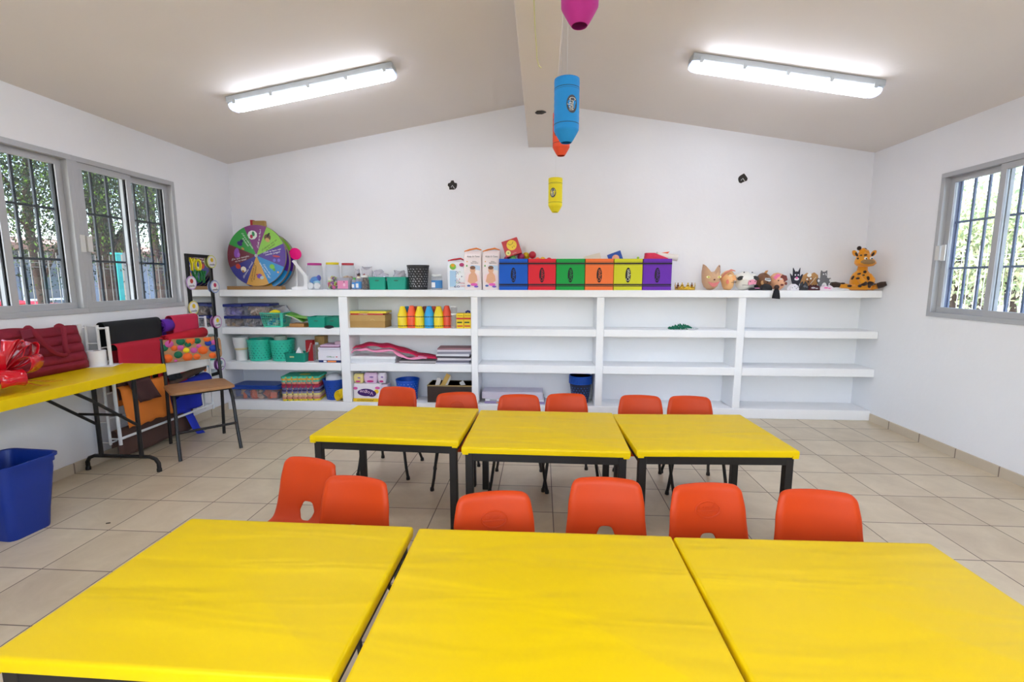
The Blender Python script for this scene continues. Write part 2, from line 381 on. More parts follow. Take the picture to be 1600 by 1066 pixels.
pw = [on(834, -10, Z=wz), on(835, 20, Z=wz), on(836, 45, Z=wz), on(838, 70, Z=wz), on(839, 92, Z=wz-.05), on(842, 103, Z=wz-.1), on(846, 106, Z=wz-.12)]
tag(B().tube([p*T for p in pw], .003, 6).obj('loose_wire', M('#D6D79A', .5)), 'thin loose yellowish wire dangling along the underside of the beam', 'wire')

# ------------------------------------------------------------ children's tables
YEL = None
def vinyl():
    m = bpy.data.materials.new('yellow_vinyl'); m.use_nodes = True; nt = m.node_tree; N = nt.nodes; L = nt.links; p = N['Principled BSDF']
    tc = N.new('ShaderNodeTexCoord'); oi = N.new('ShaderNodeObjectInfo')
    ad = N.new('ShaderNodeVectorMath'); ad.operation = 'ADD'; L.new(tc.outputs['Object'], ad.inputs[0]); L.new(oi.outputs['Location'], ad.inputs[1])
    mp = N.new('ShaderNodeMapping'); mp.inputs['Rotation'].default_value = (0, 0, R(38)); mp.inputs['Scale'].default_value = (1.0, 5.0, 1); L.new(ad.outputs[0], mp.inputs[0])
    nz = N.new('ShaderNodeTexNoise'); nz.inputs['Scale'].default_value = 1.6; nz.inputs['Detail'].default_value = 2; nz.inputs['Distortion'].default_value = .5; L.new(mp.outputs[0], nz.inputs['Vector'])
    n2 = N.new('ShaderNodeTexNoise'); n2.inputs['Scale'].default_value = 900; L.new(tc.outputs['Object'], n2.inputs['Vector'])
    b1 = N.new('ShaderNodeBump'); b1.inputs['Strength'].default_value = .55; b1.inputs['Distance'].default_value = .02; L.new(nz.outputs['Fac'], b1.inputs['Height'])
    b2 = N.new('ShaderNodeBump'); b2.inputs['Strength'].default_value = .08; b2.inputs['Distance'].default_value = .001; L.new(n2.outputs['Fac'], b2.inputs['Height']); L.new(b1.outputs[0], b2.inputs['Normal'])
    L.new(b2.outputs[0], p.inputs['Normal'])
    p.inputs['Base Color'].default_value = (*lin('#E0BE00'), 1); p.inputs['Roughness'].default_value = .42; p.inputs['Specular IOR Level'].default_value = .18
    return m
YEL = vinyl(); BLK = M('#100D0D', .5, var=.2, vs=20); BLKP = M('#151314', .42, .1)
def make_table(w, d, h, label, loc, rz):
    t = thing('preschool_table', label, 'table', loc, rz, "yellow children's tables")
    b = B(); z1 = h; th = .034
    rings = [rrect(w-.02, d-.02, .004, z1-th), rrect(w, d, .006, z1-th+.002)]
    rings += [rrect(w+.002, d+.002, .006, z1-.010), rrect(w-.001, d-.001, .006, z1-.004), rrect(w-.006, d-.006, .005, z1-.001), rrect(w-.02, d-.02, .004, z1)]
    b.loft(rings)
    for sx in (-1, 1):                                  # folded corners of the cover
        for sy in (-1, 1):
            b.box(sx*(w/2-.02)-.014, sx*(w/2-.02)+.014, sy*(d/2)-.004, sy*(d/2)+.004, z1-th-.004, z1-th+.012)
    b.obj('table_cover', YEL, t, ang=50)
    a = B(); az0, az1 = z1-th-.045, z1-th-.0005; iw, idp = w/2-.018, d/2-.018
    a.box(-iw, iw, -idp, -idp+.022, az0, az1); a.box(-iw, iw, idp-.022, idp, az0, az1)
    a.box(-iw, -iw+.022, -idp+.022, idp-.022, az0, az1); a.box(iw-.022, iw, -idp+.022, idp-.022, az0, az1)
    a.obj('apron', BLK, t, smooth=False, bevel=.002)
    for sx in (-1, 1):
        for sy in (-1, 1):
            lg = B(); x, y = sx*(iw-.017), sy*(idp-.017)
            lg.box(x-.019, x+.019, y-.019, y+.019, .0, az1)
            lg.obj('leg', BLK, t, smooth=False, bevel=.003)
    return t
HT = 1.5
def tb(x0, x1, yb, yf, rz, label):
    return make_table((x1-x0)*T, (yb-yf)*T, HT*T, label, V3((x0+x1)/2, (yb+yf)/2, 0), R(rz))
tb(2.21, 4.58, -3.92, -5.72, -2.2, 'yellow covered black-legged child table, left of the far row by the shelves')
tb(4.645, 7.075, -4.08, -6.04, -.8, 'yellow covered black-legged child table, middle of the far row')
tb(7.115, 9.42, -4.12, -5.95, 2.5, 'yellow covered black-legged child table, right of the far row')
tb(2.215, 4.525, -8.23, -10.02, -.5, 'yellow covered child table at the lower left of the photo, nearest row')
tb(4.60, 7.03, -8.26, -10.15, .2, 'yellow covered child table in the middle of the nearest row')
tb(7.06, 9.40, -8.25, -10.1, 1.0, 'yellow covered child table at the right of the nearest row')

# ------------------------------------------------------------ orange preschool chairs
ORG = M('#C23E0C', .46, bump=.06, bs=700, var=.02)
ORG.node_tree.nodes['Principled BSDF'].inputs['Specular IOR Level'].default_value = .25
prof = [(-.160, .262), (-.158, .279), (-.146, .292), (-.12, .297), (-.06, .294), (.02, .290), (.08, .289), (.112, .291), (.132, .301), (.145, .322), (.154, .345), (.166, .41), (.176, .465), (.186, .515), (.193, .550), (.196, .562)]
arc = [0]
for i in range(1, len(prof)): arc.append(arc[-1]+math.hypot(prof[i][0]-prof[i-1][0], prof[i][1]-prof[i-1][1]))
LT = arc[-1]
def pf(l):
    l = max(0, min(LT, l))
    for i in range(1, len(arc)):
        if l <= arc[i]+1e-9:
            k = (l-arc[i-1])/(arc[i]-arc[i-1]); return tuple(prof[i-1][j]*(1-k)+prof[i][j]*k for j in (0, 1))
    return prof[-1]
def half_w(l):
    u = l/LT; pts = [(0, .135), (.08, .158), (.3, .168), (.45, .163), (.56, .158), (.8, .148), (1, .134)]
    for i in range(1, len(pts)):
        if u <= pts[i][0]+1e-9:
            k = (u-pts[i-1][0])/(pts[i][0]-pts[i-1][0]); k = k*k*(3-2*k); return pts[i-1][1]*(1-k)+pts[i][1]*k
    return pts[-1][1]
def shell_pt(x, l):
    w = half_w(l); s = x/w; u = l/LT; CR = .032
    a = (abs(x)-(w-CR))/CR; bb = (l-(LT-CR))/CR
    if a > 0 and bb > 0:
        a2, b2 = a*math.sqrt(1-bb*bb/2), bb*math.sqrt(1-a*a/2)
        x = math.copysign(w-CR+a2*CR, x); l = LT-CR+b2*CR
    y, z = pf(l); y1, z1 = pf(l+.004); y0, z0 = pf(l-.004)
    ty, tz = y1-y0, z1-z0; n = math.hypot(ty, tz); ny, nz = -tz/n, ty/n      # up/forward normal
    curve = .020*min(1, max(0, (u-.42)/.15)) + .009*(1-min(1, max(0, (u-.42)/.15)))
    off = curve*s*s
    e = max(0, abs(s)-.88)/.12; off -= .012*e*e
    if bb > .55: off -= .012*((bb-.55)/.45)**2
    if u > .52: z -= .010*s*s*max(0, (u-.6)/.4)
    return Vector((x, y+ny*off, z+nz*off))
ns, nr = 18, 36
lmid = arc[10]-.002; row = LT/nr; rc = round(lmid/row); r0, r1 = rc-3, rc+3; c0, c1 = ns//2-3, ns//2+3
def build_shell():
    b = B(); idx = {}
    def g(i, j):
        if (i, j) not in idx:
            l = LT*j/nr; x = half_w(l)*(2*i/ns-1); b.v.append(shell_pt(x, l)); idx[(i, j)] = len(b.v)-1
        return idx[(i, j)]
    for j in range(nr):
        for i in range(ns):
            if c0 <= i < c1 and r0 <= j < r1: continue
            b.f.append((g(i, j), g(i+1, j), g(i+1, j+1), g(i, j+1))); b.m.append(0)
    per = [(i, r0) for i in range(c0, c1)]+[(c1, j) for j in range(r0, r1)]+[(i, r1) for i in range(c1, c0, -1)]+[(c0, j) for j in range(r1, r0, -1)]
    lc = LT*(r0+r1)/2/nr; hexv = [(.040, 0), (.022, .042), (-.022, .042), (-.040, 0), (-.022, -.042), (.022, -.042)]
    def hexr(dx, dl):
        for k in range(6):
            (ax, ay), (bx_, by) = hexv[k], hexv[(k+1) % 6]; ex, ey = bx_-ax, by-ay; det = dx*(-ey)+dl*ex
            if abs(det) < 1e-12: continue
            t = (ax*(-ey)+ay*ex)/det; s = (dx*ay-dl*ax)/det
            if t > 0 and -1e-6 <= s <= 1+1e-6: return t
        return 0
    prev = [g(*p) for p in per]; P2 = [(half_w(LT*j/nr)*(2*i/ns-1), LT*j/nr-lc) for i, j in per]; H = [(x*hexr(x, l), l*hexr(x, l)) for x, l in P2]
    for k in (.5, .9, 1):
        cur = []
        for (x, l), (hx, hl) in zip(P2, H):
            q = shell_pt(x*(1-k)+hx*k, lc+l*(1-k)+hl*k)
            if k == 1: q = q+Vector((0, .004, -.001))
            b.v.append(q); cur.append(len(b.v)-1)
        n = len(cur)
        for i in range(n): b.f.append((prev[i], prev[(i+1) % n], cur[(i+1) % n], cur[i])); b.m.append(0)
        prev = cur
    return b
chair = thing('preschool_chair', 'x', 'chair', (0,0,0), 0, "small orange plastic children's chairs")
build_shell().obj('seat_shell', ORG, chair, solid=.007, subd=1, ang=180)
FT = {'fl': (-.18, -.11), 'fr': (.18, -.11), 'rl': (-.155, .225), 'rr': (.155, .225)}
for k, (x, y) in FT.items():
    top = (x*.78, -.09 if y < 0 else .085)
    lb = B().tube([(x, y, .012), (x*.93+0, (y*.8+top[1]*.2), .08), (top[0]*1.02, top[1], .256), (top[0]*.93, top[1], .278)], .0095, 10)
    lb.lathe([(.0125, .0), (.0135, .004), (.0115, .022)], 12, (x, y, 0), 1); lb.obj('leg', [BLKP, BLK], chair)
fb = B()
for sx in (-1, 1): fb.tube([(sx*.132, -.09, .277), (sx*.13, .0, .277), (sx*.122, .085, .277)], .008, 8)
fb.tube([(-.132, -.085, .277), (.132, -.085, .277)], .008, 8); fb.tube([(-.122, .08, .277), (.122, .08, .277)], .008, 8)
fb.obj('under_frame', BLKP, chair)
def emblem(par):
    b = B(); lc = arc[12]; n = 36
    pts = [shell_pt(-.046*math.cos(2*math.pi*i/n), lc+.030*math.sin(2*math.pi*i/n))+Vector((0, -.0052, .001)) for i in range(n)]
    b.tube(pts, .0028, 6, closed=True)
    b.tube([shell_pt(x, lc-.004)+Vector((0, -.0052, .001)) for x in (-.040, -.02, 0, .02, .040)], .0024, 6)
    c = shell_pt(0, lc+.009); n2 = Vector((0, -.0072, .001))
    b.text("Dumdi", .022, 0, 0, 0, .0014, 0, X=Matrix.Translation(c+n2+Vector((0,.0008,0))) @ Matrix.Rotation(R(-13), 4, 'X'), wid=.058)
    b.sph(shell_pt(0, lc-.014)+n2, .0028, .001, .0018, n=8, k=6)
    b.obj('emblem', ORG, par)
emblem(chair)
chairs = [(2.85, -6.95, -14, 'orange plastic chair at the far left of the near row, behind its neighbour', 0),
 (3.66, -7.47, -9, 'orange plastic chair second from the left behind the near tables', 0),
 (5.28, -7.76, 12, 'orange plastic chair with an oval emblem, third from the left in the near row', 1),
 (6.54, -7.32, -3, 'orange plastic chair without emblem, left of the two showing back openings near the middle', 0),
 (7.64, -7.40, 6, 'orange plastic chair with an oval emblem and open slot, fifth of the near row', 1),
 (8.78, -7.50, -5, 'orange plastic chair at the right end of the near row', 0),
 (2.75, -2.93, -6, 'orange plastic chair at the left end of the far row, by the blue bucket', 0),
 (4.07, -3.33, 14, 'orange plastic chair with emblem in the far row, before the brown box', 1),
 (5.35, -3.43, 2, 'orange plastic chair, third of the far row, before the stacked papers', 0),
 (6.29, -3.30, 5, 'orange plastic chair, fourth of the far row, before the nested blue buckets', 0),
 (7.75, -3.34, -4, 'orange plastic chair, left one of the two behind the right far table', 0),
 (8.70, -3.35, -4, 'orange plastic chair at the right end of the far row', 0)]
for i, (x, y, rz, lab, em) in enumerate(chairs):
    a = R(rz); yo = .190; loc = (x*T+yo*math.sin(a), y*T-yo*math.cos(a), 0)
    dup(chair, loc, a, lab, skip=() if em else ('emblem',))
for o in [c for c in bpy.data.objects if c.parent == chair]+[chair]: bpy.data.objects.remove(o)

# ------------------------------------------------------------ folding table at the left
FZ = 2.15*T; fx0, fx1, fy0, fy1 = -3.62, -2.15, -8.5, -3.2
t = thing('folding_table', 'long folding table with yellow cover and black steel legs at the left wall', 'table', V3((fx0+fx1)/2, (fy0+fy1)/2, 0))
w, d = (fx1-fx0)*T, (fy1-fy0)*T
b = B().loft([rrect(w-.03, d-.03, .02, FZ-.062), rrect(w+.004, d+.004, .02, FZ-.058), rrect(w, d, .02, FZ-.01), rrect(w-.006, d-.006, .02, FZ-.002), rrect(w-.03, d-.03, .02, FZ)])
b.obj('table_cover', YEL, t, ang=50)
for e, yy in (('near', fy0+.55), ('far', -3.79)):
    y = (yy-(fy0+fy1)/2)*T; la = B(); sg = 1 if yy > -5 else -1
    xs = [(-3.58-(fx0+fx1)/2)*T, (-2.03-(fx0+fx1)/2)*T]
    pts = [(xs[0], y, .012), (xs[0], y, .06), (xs[0]+.02, y, .09), (xs[0]+.06, y, .105), (xs[1]-.06, y, .105), (xs[1]-.02, y, .09), (xs[1], y, .06), (xs[1], y, .012)]
    fo = B().tube(pts, .013, 10)
    for x in xs: fo.lathe([(.016, 0), (.016, .02), (.014, .025)], 12, (x, y, 0))
    fo.obj('foot', BLKP, t)
    for xx in (-3.26, -2.385):
        x = (xx-(fx0+fx1)/2)*T; B().tube([(x, y, .105), (x, y, FZ-.06)], .014, 10).obj('leg', BLKP, t)
    br = B()
    for xx in (-3.26, -2.385):
        x = (xx-(fx0+fx1)/2)*T; br.tube([(x, y, .33), (x, y-sg*.30, .58), (x, y-sg*.42, FZ-.062)], .010, 8)
    x = (-2.82-(fx0+fx1)/2)*T
    br.tube([(-3.26*T-(fx0+fx1)/2*T, y-sg*.12, .44), (-2.385*T-(fx0+fx1)/2*T, y-sg*.12, .44)], .009, 8)
    br.obj('folding_brace', BLKP, t)

# quilted bag
RED = M('#820A28', .75, bump=.15, bs=120, var=.06)
xb = -3.38
tl, tr, brc, bl = [at(px, py, X=xb) for px, py in ((0, 516), (126, 509), (139, 566), (-2, 596))]
bz = FZ+.001
tg = thing('quilted_tote_bag', 'dark red quilted tote bag leaning on the wall, on the folding table', 'bag', ((tl.x), (brc.y+bl.y)/2, bz))
o3 = Vector(tg.location); th = .075
def bagpt(u, v, side):
    lo = bl.lerp(brc, u); hi = tl.lerp(tr, u); lo = Vector((lo.x, lo.y, bz)); p = lo.lerp(hi, v)
    puff = abs(math.sin(math.pi*v*5))**.6*.016*(.6+.4*abs(math.sin(math.pi*u*4))**.4)
    e = min(1, min(u, 1-u)*9)**.5*min(1, min(v+.02, 1-v)*6)**.5
    x = xb*T-.03*v+side*(th/2*(1-.55*v)*e+puff*e)
    return Vector((x, p.y, p.z+.006*math.sin(u*9)*v))-o3
b = B(); nu, nv = 40, 40
for side in (1, -1):
    off = len(b.v)
    for j in range(nv+1):
        for i in range(nu+1): b.v.append(bagpt(i/nu, j/nv, side))
    for j in range(nv):
        for i in range(nu):
            a = off+j*(nu+1)+i; q = (a, a+1, a+nu+2, a+nu+1); b.f.append(q if side > 0 else q[::-1]); b.m.append(0)
b.obj('bag_body', RED, tg, ang=60)
def bagstrap(pxs):
    P = [on(px, py, X=xb+dx)*T-o3 for px, py, dx in pxs]; out = []
    for i in range(len(P)-1):
        for k in range(5): out.append(P[i].lerp(P[i+1], k/5))
    out.append(P[-1])
    for _ in range(3): out = [out[0]]+[(out[i-1]+out[i]*2+out[i+1])/4 for i in range(1, len(out)-1)]+[out[-1]]
    B().tube(out, .014, 10, flat=(.5, 1)).obj('handle', RED, tg)
bagstrap([(38, 517, .03), (44, 510, .09), (56, 522, .13), (72, 540, .15), (86, 552, .16), (100, 556, .16), (106, 553, .15)])
bagstrap([(87, 512, .03), (92, 508, .07), (99, 511, .11), (101, 530, .14), (102, 545, .16), (106, 553, .16)])
B().box(-.002, .002, -.03, .03, -.025, .025).obj('patch', M('#7A1230', .4), tg, loc=at(42, 522, X=xb+.12)-o3, rot=(R(6), 0, 0), smooth=False)

# gift bow
CEL = M('#D80E24', .16, var=.05, coat=.6, clear=.12)
bc = at(3, 580, X=-2.72); bc.z = FZ
bow = thing('gift_bow', 'large shiny red ribbon bow at the front of the folding table', 'bow', bc)
r_ = random.Random(3)
loops = [(20, .16, .13, .10), (75, .15, .2, .09), (130, .16, .16, .1), (-25, .17, .05, .1), (-75, .15, .02, .09), (-125, .16, .05, .09), (175, .15, .09, .09), (50, .10, .22, .08), (-50, .1, .17, .08), (110, .1, .22, .08)]
for az, ln, hz, wd in loops:
    b = B(); a = R(az); d = Vector((math.cos(a), math.sin(a), 0)); sd = Vector((-math.sin(a), math.cos(a), 0)); n = 20; c0_ = Vector((0, 0, .10))
    e = d*ln+Vector((0, 0, hz-.10+.03))
    for i in range(n+1):
        u = i/n; s = math.sin(math.pi*u); q = e.length; opening = math.sin(2*math.pi*u)*.042
        p = c0_+e*s+Vector((0, 0, 1))*opening
        p.z = max(p.z, .006)
        ww = wd*(.25+.75*s)/2
        for k in (-1, -.33, .33, 1):
            cr = .006*math.cos(k*3+u*9); z = p+sd*ww*k; b.v.append(Vector((z.x, z.y, max(.003, z.z+cr))))
    for i in range(n):
        for k in range(3): q = i*4+k; b.f.append((q, q+1, q+5, q+4)); b.m.append(0)
    b.obj('ribbon_loop', CEL, bow, solid=.0012)
for (ex, ey) in ((.10, .22), (.03, .24), (.15, .1)):
    b = B(); n = 14
    for i in range(n+1):
        u = i/n; p = Vector((ex*u, ey*u, .08*(1-u)**2+.006+.015*abs(math.sin(u*8))*(1-u)+.01*u))
        for k in (-1, 1): b.v.append(p+Vector((-ey, ex, 0)).normalized()*.008*k*(1.2-u))
    for i in range(n): b.f.append((2*i, 2*i+1, 2*i+3, 2*i+2)); b.m.append(0)
    b.obj('ribbon_tail', CEL, bow, solid=.001)
# toilet roll + sheet
WP = M('#E9E8EA', .85, var=.02)
rp = at(152, 561, X=-3.35); rp.z = FZ+.002
sheet = thing('paper_sheet', 'white sheet of paper under the toilet roll at the table end', 'paper', (rp.x+.03, rp.y+.02, FZ))
B().box(-.10, .085, -.09, .07, .0005, .0018).obj('page', WP, sheet, rot=(0, 0, R(20)), smooth=False)
rl = thing('toilet_roll', 'white toilet roll standing on the folding table beside the tote bag', 'toilet roll', rp)
B().lathe([(.019, .0), (.052, 0), (.054, .003), (.054, .103), (.052, .106), (.019, .106), (.019, 0)], 32, c0=False, c1=False).obj('paper_roll', WP, rl)
B().lathe([(.0195, .0), (.0195, .106), (.0185, .106), (.0185, 0), (.0195, 0)], 24, c0=False, c1=False).obj('core', M('#8A7864', .9), rl)

# blue waste bin
BLU = M('#062F8A', .42, bump=.05, bs=200, var=.03)
tb_ = thing('waste_bin', 'dark blue rectangular plastic waste bin on the floor at the left', 'bin', V3(-2.43, -6.12, 0), R(-4))
w0, d0, w1, d1, H = .235, .19, .33, .27, .405
rg = [rrect(w0, d0, .035, 0), rrect(w0+.006, d0+.006, .038, .012)]
for k in (.25, .5, .8): rg.append(rrect(w0+(w1-w0)*k*.92, d0+(d1-d0)*k*.92, .04, H*k))
rg += [rrect(w1-.02, d1-.02, .045, H-.045), rrect(w1-.008, d1-.008, .045, H-.043), rrect(w1-.006, d1-.006, .045, H-.018), rrect(w1+.012, d1+.012, .05, H-.016), rrect(w1+.014, d1+.014, .05, H-.002), rrect(w1+.008, d1+.008, .05, H), rrect(w1-.012, d1-.012, .045, H-.004)]
rg += [rrect(w1-.026, d1-.026, .045, H-.05), rrect(w0+.0, d0+.0, .03, .03), rrect(w0-.01, d0-.01, .03, .01)]
B().loft(rg).obj('bin_body', BLU, tb_, ang=40)

# ------------------------------------------------------------ wooden school chair with dots
WOOD = M('#A87A50', .5, bump=.15, bs=60, var=.3, vs=18)
ch = thing('school_chair', 'old wooden school chair with black legs and coloured dots on its backrest', 'chair', V3(-2.20, -2.27, 0), R(47))
sw = .20; SZ = 1.45*T
fl, fr = (-.20, -.275), (.20, -.275); rl_, rr_ = (-.19, .235), (.19, .235)
for (x, y) in (fl, fr):
    B().tube([(x, y, .0), (x*.98, y*.8, .16), (x*.95, y*.62, .40), (x*.93, y*.5, SZ-.035), (x*.9, y*.2, SZ-.02), (x*.9, .10, SZ-.02)], .0125, 10).obj('leg', BLKP, ch)
for (x, y) in (rl_, rr_):
    B().tube([(x, y, .0), (x, y*.86, .25), (x, y*.75, SZ-.02), (x, y*.80, .60), (x, y*.95, .74), (x, y*1.05, .86)], .0125, 10).obj('leg', BLKP, ch)
B().tube([(-.196, -.225, .20), (.196, -.225, .20)], .010, 8).obj('stretcher', BLKP, ch)
sf = B(); sf.tube([(-.18, -.14, SZ-.024), (.18, -.14, SZ-.024)], .011, 8); sf.tube([(-.19, .18, SZ-.02), (.19, .18, SZ-.02)], .011, 8)
sf.obj('seat_frame', BLKP, ch)
sb = B(); n = 12
rings = []
for zz, k in ((SZ-.012, 1), (SZ-.003, 1.01), (SZ+.006, 1.0), (SZ+.009, .97)):
    rings.append([(x, y-.0, z+.008*math.sin((y+.2)/.4*math.pi)*-1) for x, y, z in rrect(.42*k, .40*k, .05, zz, 5, 0, -.01)])
sb.loft(rings); sb.obj('seat', WOOD, ch)
# backrest: curved board
bkz0, bkz1 = .665, .850; rk = [(-.17, 0)]
def bpt(x, z, off=0): return Vector((x*1.05, .235-.0+.03*(1-(x/.21)**2)+(z-.78)*.12-off, z))
bb = B(); nx, nz = 20, 8
def bk_out(x, z):
    w, h, r = .42, bkz1-bkz0, .035; zc = (bkz0+bkz1)/2; dx, dz = abs(x)-(w/2-r), abs(z-zc)-(h/2-r)
    return x, z
out_ = rrect(.42, bkz1-bkz0, .035, 0, 5)
for off, k in ((-.006, 0), (.006, 0)):
    pass
F0 = []
# columns across the board, each clipped by the rounded outline
def zlim(x):
    e = abs(x)-(.21-.035)
    if e <= 0: return bkz0, bkz1
    q = .035-math.sqrt(max(0, .035**2-e*e)); return bkz0+q, bkz1-q
xs = sorted(set([-.21+.42*(i/24) for i in range(25)]+[-.205, .205, -.198, .198]))
rings = []
for x in xs:
    z0_, z1_ = zlim(x); rings.append([bpt(x, z0_, .006), bpt(x, (z0_+z1_)/2, .006), bpt(x, z1_, .006), bpt(x, z1_, -.006), bpt(x, (z0_+z1_)/2, -.006), bpt(x, z0_, -.006)])
bb.loft(rings); bo = bb.obj('backrest', WOOD, ch, ang=50)
dots = [('#156B4A', -.165, .81, .027), ('#E86A28', -.10, .80, .022), ('#D05CA8', -.13, .838, .028), ('#156B4A', -.055, .85, .030), ('#F26B24', .01, .85, .030), ('#156B4A', .055, .845, .024), ('#F26B24', .12, .858, .026),
 ('#F26B24', -.15, .725, .033), ('#156B4A', -.08, .745, .028), ('#F6DC1E', -.025, .775, .021), ('#D05CA8', .025, .77, .023), ('#D05CA8', -.06, .80, .022), ('#F26B24', -.02, .72, .033), ('#F26B24', .085, .765, .034),
 ('#1D3FA0', .155, .775, .029), ('#1D3FA0', .125, .82, .024), ('#D05CA8', .165, .825, .020), ('#156B4A', .185, .755, .016), ('#F26B24', .145, .715, .024), ('#156B4A', -.01, .822, .022), ('#D05CA8', -.10, .69+.008, .011), ('#F26B24', .04, .715, .024), ('#D05CA8', .06, .80, .018)]
for i, (c, x, z, r) in enumerate(dots):
    z -= .022
    q = B(); n = 18; o_ = .0070+.0004*(i % 5)
    P = [bpt(max(-.205, min(.205, x+r*math.cos(2*math.pi*k/n))), max(bkz0+.004, min(bkz1-.004, z+r*math.sin(2*math.pi*k/n))), o_) for k in range(n)]
    q.v = P+[bpt(x, z, o_)]; q.f = [(k, (k+1) % n, n) for k in range(n)]; q.m = [0]*n
    q.obj('paper_dot', M(c, .8), bo, solid=.0004)
for z in (.73, .84): B().sph(bpt(.192, z, .007), .006, n=10, k=6).obj('bolt', M('#C8C8C8', .3, .8), bo)

# ------------------------------------------------------------ roll rack on the left wall
WHT = M('#E4E4E6', .4, var=.02)
rx = -3.62; ryl, ryr = -3.46, -.62; DY = -.17
rk_ = thing('roll_rack', 'white wall-mounted wire rack holding foam sheet rolls', 'rack', V3(rx, (ryl+ryr)/2, .45))
o3 = Vector(rk_.location)
def loc3(x, y, z): return V3(x, y, z)-o3
for y in (ryl, ryr):
    for x in (-3.62, -3.36):
        p = B().tube([loc3(x, y, .42), loc3(x, y, 2.98)], .009, 8); p.obj('upright', WHT, rk_)
    for z in (.46, .9, 1.3, 1.72, 2.15, 2.6, 2.96): B().tube([loc3(-3.62, y, z), loc3(-3.36, y, z)], .004, 6).obj('rung', WHT, rk_)
B().tube([loc3(-3.13, ryl, .42), loc3(-3.15, ryl, 2.95)], .011, 8).obj('upright', WHT, rk_)
B().tube([loc3(-3.13, ryr, .42), loc3(-3.15, ryr, 2.95)], .009, 8).obj('upright', WHT, rk_)
B().tube([loc3(-3.13, ryl, .55), loc3(-3.13, ryr, .55)], .010, 8).obj('bar', WHT, rk_)
for y in (ryl, ryr):
    for z in (.55, 2.92): B().tube([loc3(-3.36, y, z), loc3(-3.14, y, z)], .006, 6).obj('rung', WHT, rk_)
for z in (.46, .98, 1.52, 2.02, 2.50, 2.90):
    B().tube([loc3(-3.36, ryl, z), loc3(-3.36, ryr, z)], .006, 8).obj('bar', WHT, rk_)
for y in (ryl-.16, ryr+.1):
    B().box(-.02, .02, -.012, .012, -.03, .03).tube([(0, 0, 0), (.0, .05 if y < -2 else -.03, 0)], .006, 6).obj('wall_bracket', WHT, rk_, loc=loc3(-3.63, y, 2.93), smooth=False)
def drape(name, y0, y1, zt, zf, zb, col, label, x=-3.36, r=.03, dy=0, ragged=0, rough=.85):
    y0 += DY; y1 += DY
    # sheet folded over a bar: front flap down to zf, back flap to zb
    b = B(); pts = []; n = 8
    for k in range(n+1): pts.append((x*T+r, zf*T+(zt*T-zf*T)*k/n))
    for k in range(1, 8): a = math.pi*k/8; pts.append((x*T+r*math.cos(a), zt*T+r*math.sin(a)))
    for k in range(n+1): pts.append((x*T-r, zt*T-(zt*T-zb*T)*k/n))
    m = 14; c = V3(x, (y0+y1)/2, zf)
    for j in range(m+1):
        y = y0*T+(y1-y0)*T*j/m
        for i, (px_, pz) in enumerate(pts):
            k = max(0, 1-i/n) if i <= n else 0
            wv = .008*k*math.sin(j*.9+1.3*r*100); rg = ragged*T*k*math.sin(j*1.7)*.5
            b.v.append(Vector((px_+wv+k*k*.01, y+dy*T*k, pz+rg))-c)
    q = len(pts)
    for j in range(m):
        for i in range(q-1): a = j*q+i; b.f.append((a, a+1, a+q+1, a+q)); b.m.append(0)
    o = b.obj(name, M(col, rough, var=.03), solid=.003, loc=c)
    return tag(o, label, 'foam sheet', 'coloured foam and felt sheets on the rack')
def rolled(name, y0, y1, z, r, col, label, x=-3.25, tilt=0, tail=0):
    y0 += DY; y1 += DY
    c = V3(x, (y0+y1)/2, z); L = abs(y1-y0)*T; ring = []; n = 44; tp = []
    for i in range(n+1):
        a = 2*math.pi*2.6*i/n; rr = r*(.35+.65*i/n); tp.append((rr*math.cos(a), rr*math.sin(a)))
    if tail:
        a = 2*math.pi*2.6; x0_, z0_ = tp[-1]
        for k in range(1, 8): tp.append((x0_+.02*math.sin(k*.5), z0_-tail*T*k/7))
    b = B()
    for y in (-L/2, 0, L/2):
        for (p, q) in tp: b.v.append(Vector((p, y, q+y*tilt)))
    q = len(tp)
    for j in range(2):
        for i in range(q-1): a = j*q+i; b.f.append((a, a+q, a+q+1, a+1)); b.m.append(0)
    o = b.obj(name, M(col, .85, var=.03), solid=.003, loc=c)
    return tag(o, label, 'foam roll', 'coloured foam and felt sheets on the rack')
drape('foam_sheet', -3.22, -1.78, 2.93, 2.42, 2.2, '#16181C', 'black foam sheet draped over the top bar of the rack', r=.034)
drape('foam_sheet', -1.42, -.56, 2.93, 2.50, 2.2, '#C8284E', 'rose pink foam sheet over the top bar at the right of the rack', r=.034)
rolled('foam_roll', -1.74, -1.46, 2.80, .06, '#5B1FA0', 'short purple foam roll end between the black and rose sheets', x=-3.33, tail=.25)
drape('foam_sheet', -3.16, -1.92, 2.46, 1.92, 2.0, '#B3142E', 'crimson felt sheet below the black sheet, left half of the rack', x=-3.20, r=.036)
rolled('foam_roll', -1.90, -.60, 2.50, .050, '#C00E26', 'bright red felt roll under the rose pink sheet', x=-3.12, tilt=.05)
drape('foam_sheet', -2.1, -1.25, 2.10, 1.30, 1.6, '#B9132A', 'plain red sheet hanging behind the school chair backrest', x=-3.25, r=.02)
drape('foam_sheet', -3.15, -2.30, 2.02, 1.35, 1.5, '#4A2A22', 'dark brown sheet over a middle bar at the left of the rack', x=-3.30, r=.03)
drape('foam_sheet', -2.42, -2.12, 2.06, 1.75, 1.6, '#EE6A22', 'narrow orange strip beside the black sheet in the middle of the rack', x=-3.22, r=.03)
drape('foam_sheet', -2.12, -1.72, 2.10, 1.50, 1.6, '#22252B', 'small black sheet hung aslant in the middle of the rack', x=-3.20, r=.03, dy=.25)
